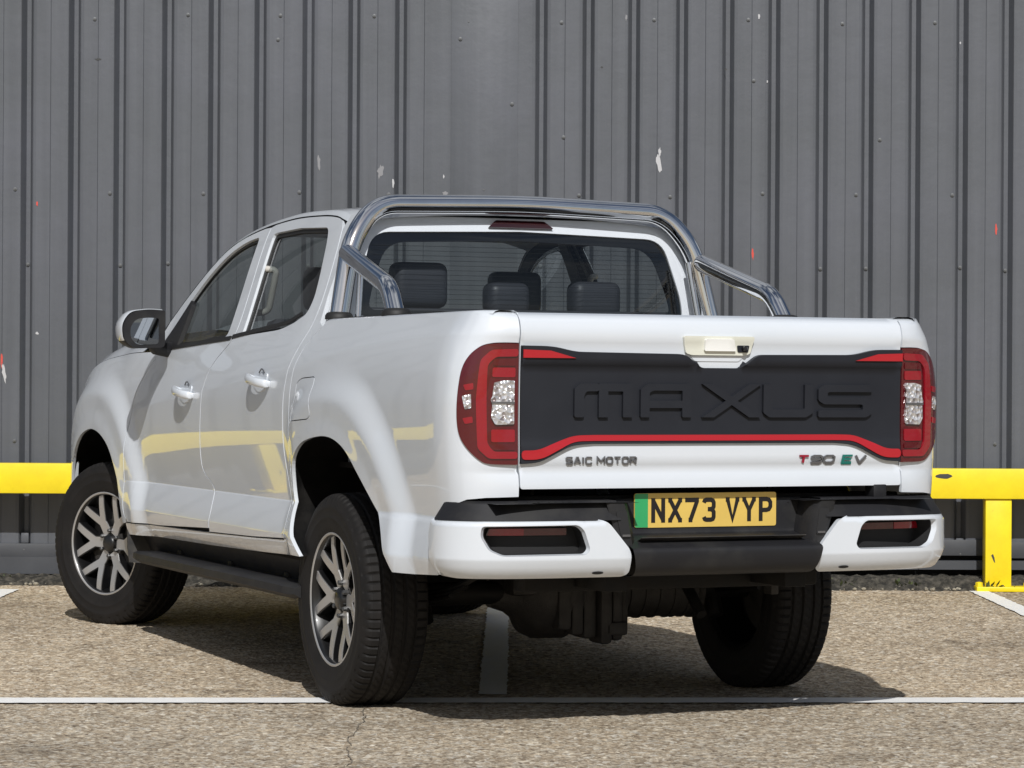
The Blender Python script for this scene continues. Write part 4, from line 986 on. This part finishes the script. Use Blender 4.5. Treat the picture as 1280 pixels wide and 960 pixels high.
text('plate_print', 'ELECTRIC', 0, 0, .004, INK, M=lambda a, b: (PX-.06+a, -1.128, PZ-.052+b), lift=.001, par=npl, width=.07, ext=.0004) if False else None
# ------------------------------------------------------------------ sports bar
def hoop():
    bm = bmesh.new()
    tube(bm, bend([(-.765, .335, 1.36), (-.705, .375, 1.655), (-.595, .415, 1.79), (0, .42, 1.806), (.595, .415, 1.79), (.705, .375, 1.655), (.765, .335, 1.36)], .15, 12), .037, 28)
    h = frombm('sports_bar_hoop', bm, CHROME, T, 60)
    for s in (-1, 1):
        bm = bmesh.new(); tube(bm, bend([(s*.722, .365, 1.605), (s*.758, -.165, 1.462), (s*.765, -.245, 1.362)], .07, 10), .034, 28); frombm('sports_bar_brace', bm, CHROME, T, 60)
        bm = bmesh.new(); tube(bm, [(s*.700, .31, 1.36), (s*.672, .35, 1.60)], .012, 12); frombm('bar_reflection_tube', bm, CHROME, T, 60)  # extra thin tube, added to stand in for a reflection beside the leg
        for (x_, y_) in ((.765, .335), (.765, -.247)):
            bm = bmesh.new(); lathe(bm, [(1.360, 0), (1.360, .052), (1.374, .051), (1.384, .044), (1.388, .030)], 'z', 28, (s*x_, y_, 0)); frombm('mount_foot', bm, CUFF, T, 50)
hoop()
# ------------------------------------------------------------------ door mirrors
def mirror(mir):
    def shell(v, w_, taper):   # rounded rectangle cross-section
        return 0
    out = rnd([(-.925, 1.272), (-1.06, 1.266), (-1.105, 1.300), (-1.112, 1.37), (-1.075, 1.425), (-.99, 1.436), (-.925, 1.432)], [.02, .03, .03, .04, .04, .03, .01], 5)
    cx_, cz_ = -1.02, 1.352; bm = bmesh.new(); R_ = []
    for (sc_, y) in ((.96, 2.055), (1.0, 2.065), (1.0, 2.12), (.93, 2.17), (.78, 2.205), (.50, 2.225), (.2, 2.23)):
        R_.append([bm.verts.new(mx_(mir, (cx_+(a-cx_)*sc_, y, cz_+(b-cz_)*sc_))) for a, b in out])
    for a, b in zip(R_, R_[1:]):
        for i in range(len(a)): bm.faces.new((a[i], a[(i+1) % len(a)], b[(i+1) % len(a)], b[i]))
    bm.faces.new(R_[-1]); bmesh.ops.recalc_face_normals(bm, faces=bm.faces)
    q = frombm('door_mirror', bm, [WHITE, PLAST], T, 50)
    for p in q.data.polygons:
        if p.center.z < 1.302: p.material_index = 1
    inner = [(cx_+.006+(a-cx_)*.985, cz_-.002+(b-cz_)*.975) for a, b in out]
    fm = lambda a, b: (a, 2.0525, b)
    sheet('mirror_bezel', inner, fm, PLAST, q, HB, depth=.01, mir=mir)
    gp = [(-1.012+(a-cx_)*.66, 1.340+(b-cz_)*.68) for a, b in out]
    sheet('mirror_glass', gp, lambda a, b: (a, 2.0505, b), MIRG, q, HB, depth=.003, mir=mir)
    bm = bmesh.new(); tube(bm, [mx_(mir, p) for p in ((-.845, 2.20, 1.262), (-.93, 2.16, 1.272), (-.96, 2.13, 1.300))], [.034, .030, .024], 14); frombm('mirror_arm', bm, PLAST, q, 60)
both(mirror)
# ------------------------------------------------------------------ wheels (built on the left: outside face towards -x)
def tyre_mesh():
    pr = [(-.104, .230), (-.112, .238), (-.118, .262), (-.1215, .283), (-.1232, .286), (-.1232, .289), (-.1220, .292), (-.1220, .318), (-.1232, .321), (-.1225, .325), (-.120, .336), (-.1165, .341), (-.114, .350), (-.108, .361), (-.100, .3675), (-.094, .3695), (-.0935, .3705)]
    tread = []
    for w_ in lin(-.090, .090, 41):
        gr = any(abs(w_-c) < .0052 for c in (-.062, -.0225, .0225, .062)); tread.append((w_, (.3755-1.1*w_*w_*.5) - (.008 if gr else 0)))
    prof = pr+tread+[(-a, b) for a, b in pr[::-1]]
    NS = 360; bm = bmesh.new(); rings = []
    for k in range(NS):
        t = 2*math.pi*k/NS; ring = []
        for (a, r_) in prof:
            rr = r_
            ph = (k % 5)
            if abs(a) > .063 and abs(a) < .112 and ph == 0: rr -= .0065 if abs(a) > .070 else .004
            if .112 <= abs(a) < .119 and r_ > .338 and (k % 10) < 2: rr -= .004
            if abs(a) < .058 and ((k+int(a*200)) % 5 == 0) and abs(abs(a)-.0225) > .006: rr -= .003
            ring.append(bm.verts.new((a, rr*math.sin(t), rr*math.cos(t))))
        rings.append(ring)
    for k in range(NS):
        A, B = rings[k], rings[(k+1) % NS]
        for i in range(len(prof)-1): bm.faces.new((A[i], A[i+1], B[i+1], B[i]))
    bmesh.ops.recalc_face_normals(bm, faces=bm.faces); return bm
wheel = None
bm = bmesh.new()
lathe(bm, [(-.104, .2375), (-.109, .2355), (-.110, .230), (-.106, .225), (-.094, .220), (-.07, .216), (.02, .205), (.09, .212), (.104, .236)], 'x', 96)
lathe(bm, [(-.030, .215), (-.028, .16), (-.02, .10), (-.02, .0)], 'x', 64)
def face_w(r_): return -(.072+.022*sstep(.05, .21, r_))
rim = frombm('wheel', bm, DARKALLOY, T, 40); 
ty = frombm('tyre', tyre_mesh(), RUBBER, rim, 35)
bm = bmesh.new(); lathe(bm, [(-.1085, .2375), (-.1115, .2345), (-.1115, .2300), (-.1075, .2265)], 'x', 96); lip = frombm('rim_lip', bm, SILVER, rim, 60)
wm = lambda a, b: (face_w(math.hypot(a, b)), a, b)
def spoke_polys(grow=0):
    P = [[(.045, -.024-grow), (.125, -.021-grow), (.135, 0), (.125, .021+grow), (.045, .024+grow)]]
    for s in (-1, 1):
        a = math.radians(17.5)*s; tip = (.2235*math.cos(a), .2235*math.sin(a)); b = (.108, s*.006)
        d = Vector((tip[0]-b[0], tip[1]-b[1])).normalized(); n = Vector((-d.y, d.x))
        w0, w1 = .0165+grow, .0145+grow
        P.append([(b[0]-n.x*w0, b[1]-n.y*w0), (tip[0]-n.x*w1, tip[1]-n.y*w1), (tip[0]+n.x*w1, tip[1]+n.y*w1), (b[0]+n.x*w0, b[1]+n.y*w0)])
    return P
def rot2(P, t): c, s = math.cos(t), math.sin(t); return [[(a*c-b*s, a*s+b*c) for a, b in p] for p in P]
for k in range(6):
    t = math.radians(60*k)+.0
    sp = sheet('spoke', rot2(spoke_polys(0), t), wm, SILVER, rim, HL, edge=.02, depth=.004, lift=.001)
    sb = sheet('spoke_body', rot2(spoke_polys(.0045), t), wm, DARKALLOY, rim, HL, edge=.02, depth=.040, lift=-.003)
    t2 = t+math.radians(30)
    bm = bmesh.new(); lathe(bm, [(-.092, 0), (-.090, .006), (-.087, .009), (-.060, .009)], 'x', 6, (0, .058*math.cos(t2), .058*math.sin(t2))); frombm('wheel_nut', bm, NUT, rim, 30)
bm = bmesh.new(); lathe(bm, [(-.094, 0), (-.094, .022), (-.090, .034), (-.082, .040), (-.060, .043)], 'x', 40); frombm('centre_cap', bm, DARKALLOY, rim, 40)
bm = bmesh.new(); lathe(bm, [(-.042, .02), (-.042, .165), (-.020, .166), (-.020, .02)], 'x', 64); lathe(bm, [(-.07, 0), (-.07, .075), (-.03, .08)], 'x', 40);  frombm('brake_disc', bm, CASTM, rim, 40)
def place(o, loc, rot):
    o.location = loc; o.rotation_euler = rot
STEER = math.radians(24)
def wcopy():
    c = rim.copy(); SC.collection.objects.link(c); c.parent = T
    for ch in list(rim.children):
        d = ch.copy(); SC.collection.objects.link(d); d.parent = c
    return c
w2, w3, w4 = wcopy(), wcopy(), wcopy()
HUBX = .795
def settle(o, x, y, spin, steer, right):
    M_ = Matrix.Translation((x, y, .3675+(.0195 if y > 1 else 0))) @ Matrix.Rotation(steer+(math.pi if right else 0), 4, 'Z') @ Matrix.Rotation(spin, 4, 'X'); o.matrix_local = M_
# the loaded tyre squashes a little on the ground: each tyre gets its own flattened copy
settle(rim, -HUBX, 0, math.radians(2), 0, False); settle(w2, HUBX, 0, 1.1, 0, True)
settle(w3, -HUBX, 3.155, math.radians(2), STEER, False); settle(w4, HUBX, 3.155, .4, STEER, True)
def flatten(o, spin):
    for ch in o.children:
        if ch.name.startswith('tyre'):
            ch.data = ch.data.copy(); ca, sa = math.cos(spin), math.sin(spin)
            for v in ch.data.vertices:
                y, z = v.co.y*ca-v.co.z*sa, v.co.y*sa+v.co.z*ca
                if z < -.330:
                    z2 = max(z, -.3670); bul = (1+.0*(z+.33)); v.co.x *= 1+.05*min(1, (-.330-z)/.03)
                    v.co.y, v.co.z = y*ca+z2*sa, -y*sa+z2*ca
for o_, s_ in ((rim, math.radians(2)), (w2, 1.1), (w3, math.radians(2)), (w4, .4)): flatten(o_, s_)
# ------------------------------------------------------------------ side steps, mud flaps, underbody
def steps(mir):
    P = [(-.80, .395), (-.93, .398), (-.955, .388), (-.958, .362), (-.93, .345), (-.82, .352)]
    bm = bmesh.new(); R_ = []
    for (y, k) in ((.30, .8), (.33, 1), (1.2, 1), (2.36, 1), (2.47, .75), (2.50, .4)):
        R_.append([bm.verts.new(mx_(mir, (-.88+(a+.88)*k, y, .372+(b-.372)*k))) for a, b in P])
    for a, b in zip(R_, R_[1:]):
        for i in range(6): bm.faces.new((a[i], a[(i+1) % 6], b[(i+1) % 6], b[i]))
    bm.faces.new(R_[0]); bm.faces.new(R_[-1]); bmesh.ops.recalc_face_normals(bm, faces=bm.faces)
    st_ = frombm('side_step', bm, PLAST, T, 40)
    for y in (.7, 1.4, 2.1): boxo('step_bracket', mx_(mir, (-.78, y, .40)), (.12, .05, .03), CHASSIS, st_)
    bm = bmesh.new(); row = []
    fl = [(-.80, 2.63, .54), (-.925, 2.605, .56), (-.925, 2.60, .40), (-.92, 2.585, .335), (-.80, 2.59, .325)]
    vs = [bm.verts.new(mx_(mir, p)) for p in fl]; f = bm.faces.new(vs); r_ = bmesh.ops.extrude_face_region(bm, geom=[f])
    for v in r_['geom']:
        if isinstance(v, bmesh.types.BMVert): v.co.y += .012
    bmesh.ops.recalc_face_normals(bm, faces=bm.faces); frombm('mud_flap', bm, PLAST2, T, 30)
    # the part of the sill's dark rocker below the paint
    grid('rocker', lambda a, b: mx_(mir, (-.865+.05*b, a, .475-.10*b)), lin(.36, 2.60, 6), [0, .5, 1], PLAST, T)
    # chassis rail, leaf spring, damper
    boxo('chassis_rail', mx_(mir, (-.52, 1.65, .53)), (.07, 4.2, .13), CHASSIS, T)
    bm = bmesh.new()
    for q in range(3):
        L_ = .62-.13*q; pts = [(-.60, y, .30-.012*q+.10*(y/.62)**2+.09) for y in lin(-L_, L_, 13)]
        tube(bm, [mx_(mir, p) for p in pts], .010, 6)
    frombm('leaf_spring', bm, CHASSIS, T)
    bm = bmesh.new(); tube(bm, [mx_(mir, (-.50, .12, .27)), mx_(mir, (-.44, .42, .60))], .026, 14); frombm('damper', bm, CHASSIS, T)
    bm = bmesh.new(); tube(bm, [mx_(mir, (-.60, -.03, .27)), mx_(mir, (-.60, .03, .42))], .03, 10); frombm('spring_clamp', bm, CHASSIS, T)
both(steps)
boxo('floor_pan', (0, 1.5, .57), (1.62, 4.6, .03), CHASSIS, T)
boxo('battery_case', (0, 1.45, .42), (1.1, 1.75, .22), CHASSIS, T, bev=.03)
boxo('rear_cross_member', (0, -.82, .50), (1.1, .10, .11), CHASSIS, T, bev=.01)
boxo('rear_cross_member', (0, -.42, .53), (1.1, .08, .08), CHASSIS, T, bev=.01)
for y in (-.95,):
    boxo('hitch_bracket', (-.33, -.98, .50), (.08, .25, .08), CHASSIS, T); boxo('hitch_bracket', (.33, -.98, .50), (.08, .25, .08), CHASSIS, T)
bm = bmesh.new()   # rear drive unit: gearbox drum, motor drum, ribbed casting, axle tubes
lathe(bm, [(-.30, .0), (-.30, .05), (-.24, .07), (-.20, .10), (-.17, .150), (-.13, .168), (-.02, .170), (.02, .150), (.05, .11), (.06, 0)], 'x', 40, (0, .02, .372))
drive = frombm('drive_unit', bm, CASTM, T, 35)
bm = bmesh.new(); lathe(bm, [(.10, 0), (.10, .095), (.13, .118), (.16, .118), (.165, .108), (.50, .108), (.505, .116), (.525, .114), (.54, .08), (.54, 0)], 'x', 40, (0, .02, .378)); frombm('motor', bm, CASTM, drive, 35)
bm = bmesh.new()
for q in range(5): lathe(bm, [(.22+q*.06, .105), (.222+q*.06, .113), (.232+q*.06, .113), (.234+q*.06, .105)], 'x', 40, (0, .02, .378))
for q, (x_, w_, zz, hh) in enumerate([(-.075, .055, .385, .22), (-.02, .05, .38, .25), (.035, .055, .36, .24), (.09, .05, .35, .26), (.14, .045, .34, .22), (.175, .03, .34, .18)]): box(bm, (x_, -.10+.012*(q % 3), zz-.03), (w_, .12, hh), bev=.016)
box(bm, (.02, -.10, .46), (.30, .16, .08), bev=.015); box(bm, (-.20, -.08, .42), (.14, .10, .10), bev=.02); box(bm, (.13, -.13, .245), (.09, .06, .05), bev=.01)
frombm('gearbox_casting', bm, CASTM, drive, 35)
bm = bmesh.new(); tube(bm, [(-.74, 0, .3755), (.74, 0, .3755)], .042, 18); frombm('axle_tube', bm, CHASSIS, T, 50)
bm = bmesh.new(); tube(bm, bend([(-.15, -.16, .44), (-.3, -.3, .50), (-.45, -.5, .56)], .08, 5), .014, 8); tube(bm, bend([(.12, -.14, .46), (.2, -.35, .42), (.35, -.55, .55)], .08, 5), .012, 8); frombm('cable_hose', bm, CHASSIS, T, 50)
bm = bmesh.new(); tube(bm, [(-.74, 3.155, .3755), (.74, 3.155, .3755)], .03, 12); frombm('axle_tube', bm, CHASSIS, T, 50)
boxo('front_subframe', (0, 3.2, .36), (.9, .5, .14), CHASSIS, T, bev=.03)
boxo('mount_bracket', (.545, -.55, .455), (.03, .06, .13), CASTM, T)
bm = bmesh.new(); tube(bm, [(.40, -.30, .30), (.40, -.15, .42)], .02, 10); frombm('link_arm', bm, CHASSIS, T)
# ------------------------------------------------------------------ cabin
boxo('cabin_floor', (0, 1.55, .60), (1.6, 2.3, .04), INTER_L, T)
def seat(x, y, w_, rear=False, hr=1.53, hw=.125):
    bm = bmesh.new(); box(bm, (x, y+.25, .88), (w_, .52, .16), bev=.05); box(bm, (x, y, 1.13), (w_, .14, .52), bev=.05, rot=Matrix.Rotation(.16, 4, 'X'))
    s = frombm('seat', bm, INTER, T, 50)
def headrest(x, y, z, w_=.15, h_=.15):
    bm = bmesh.new(); r_ = bmesh.ops.create_cube(bm, size=1)
    bmesh.ops.transform(bm, matrix=Matrix.Translation((x, y, z)) @ Matrix.Diagonal((w_*1.45, .11, h_, 1)), verts=bm.verts)
    bmesh.ops.bevel(bm, geom=bm.edges[:], offset=.04, segments=5, affect='EDGES', profile=.55)
    h = frombm('headrest', bm, INTER, T, 60)
    bm = bmesh.new()
    for s in (-.04, .04): tube(bm, [(x+s, y, z-.05), (x+s, y, z-.20)], .006, 8)
    frombm('headrest_post', bm, BADGE, h)
seat(-.40, .70, .50); seat(.38, .70, .50); seat(0, .70, .30); seat(-.38, 1.62, .50); seat(.38, 1.62, .50)
for x_, z_, w_, h_ in ((-.352, 1.500, .152, .175), (.012, 1.455, .120, .125), (.385, 1.458, .142, .14)): headrest(x_, .60, z_, w_, h_)
for x_ in (-.38, .44): headrest(x_, 1.50, 1.51, .155, .18)
boxo('parcel_trim', (0, .47, 1.22), (1.36, .05, .38), INTER, T, bev=.02)
boxo('dashboard', (0, 2.36, 1.14), (1.56, .40, .26), INTER, T, bev=.06)
bm = bmesh.new(); R0, r0 = .18, .014; cw = []
for i in range(40):
    a = 2*math.pi*i/40; cw.append([bm.verts.new(((R0+r0*math.cos(b*math.pi/4))*math.cos(a), (R0+r0*math.cos(b*math.pi/4))*math.sin(a), r0*math.sin(b*math.pi/4))) for b in range(8)])
for i in range(40):
    for b in range(8): bm.faces.new((cw[i][b], cw[(i+1) % 40][b], cw[(i+1) % 40][(b+1) % 8], cw[i][(b+1) % 8]))
box(bm, (0, 0, -.01), (.34, .035, .02)); box(bm, (0, -.08, -.01), (.035, .16, .02)); box(bm, (0, 0, 0), (.12, .10, .04), bev=.02)
sw = frombm('steering_wheel', bm, INTER, T, 50); sw.location = (.40, 2.02, 1.21); sw.rotation_euler = (math.radians(68), 0, 0)
def inner(mir):
    x_ = -.70
    bm = bmesh.new(); tube(bm, bend([mx_(mir, p) for p in ((-.725, 1.30, 1.580), (-.690, 1.275, 1.575), (-.700, 1.345, 1.41), (-.745, 1.375, 1.405))], .03, 6), .013, 12); frombm('grab_handle', bm, BEIGE, T, 60)
    sheet('pillar_trim', [(1.34, .95), (1.50, .95), (1.46, 1.72), (1.39, 1.72)], lambda a, b: (-(Xs(a, b)-.055), a, b), INTER_L, T, (1, 0, 0), edge=.1, depth=.01, mir=mir)
    sheet('pillar_trim', [(.45, .95), (.58, .95), (.55, 1.40), (.58, 1.70), (.50, 1.73)], lambda a, b: (-(Xs(a, b)-.055), a, b), INTER_L, T, (1, 0, 0), edge=.1, depth=.01, mir=mir)
    sheet('door_trim', [(.60, .66), (1.30, .60), (1.30, 1.29), (.60, 1.31)], lambda a, b: (-(Xs(a, b)-.075), a, b), INTER, T, (1, 0, 0), edge=.1, step=.1, depth=.01, mir=mir)
    sheet('door_trim', [(1.50, .60), (2.45, .60), (2.30, 1.25), (1.50, 1.285)], lambda a, b: (-(Xs(a, b)-.075), a, b), INTER, T, (1, 0, 0), edge=.1, step=.1, depth=.01, mir=mir)
    # body mirror-image of the front-seat belt
both(inner)
bm = bmesh.new(); box(bm, (0, 2.18, 1.60), (.22, .02, .07), bev=.01); frombm('cabin_mirror', bm, INTER, T)

boxo('wheel_house_front', (-.62, 3.66, .62), (.36, .02, .34), CHASSIS, T, bev=0); boxo('wheel_house_front', (.62, 3.66, .62), (.36, .02, .34), CHASSIS, T, bev=0)
# heater wires baked on the inside of the rear glass, one pattern
bm = bmesh.new()
for k in range(13):
    z = 1.425+.018*k; pts = [cabrear(q, z) for q in lin(-.60, .60, 13)]
    tube(bm, [(p[0], p[1]+.008, p[2]) for p in pts], .0007, 4)
frombm('heater_wires', bm, CUFF, T)
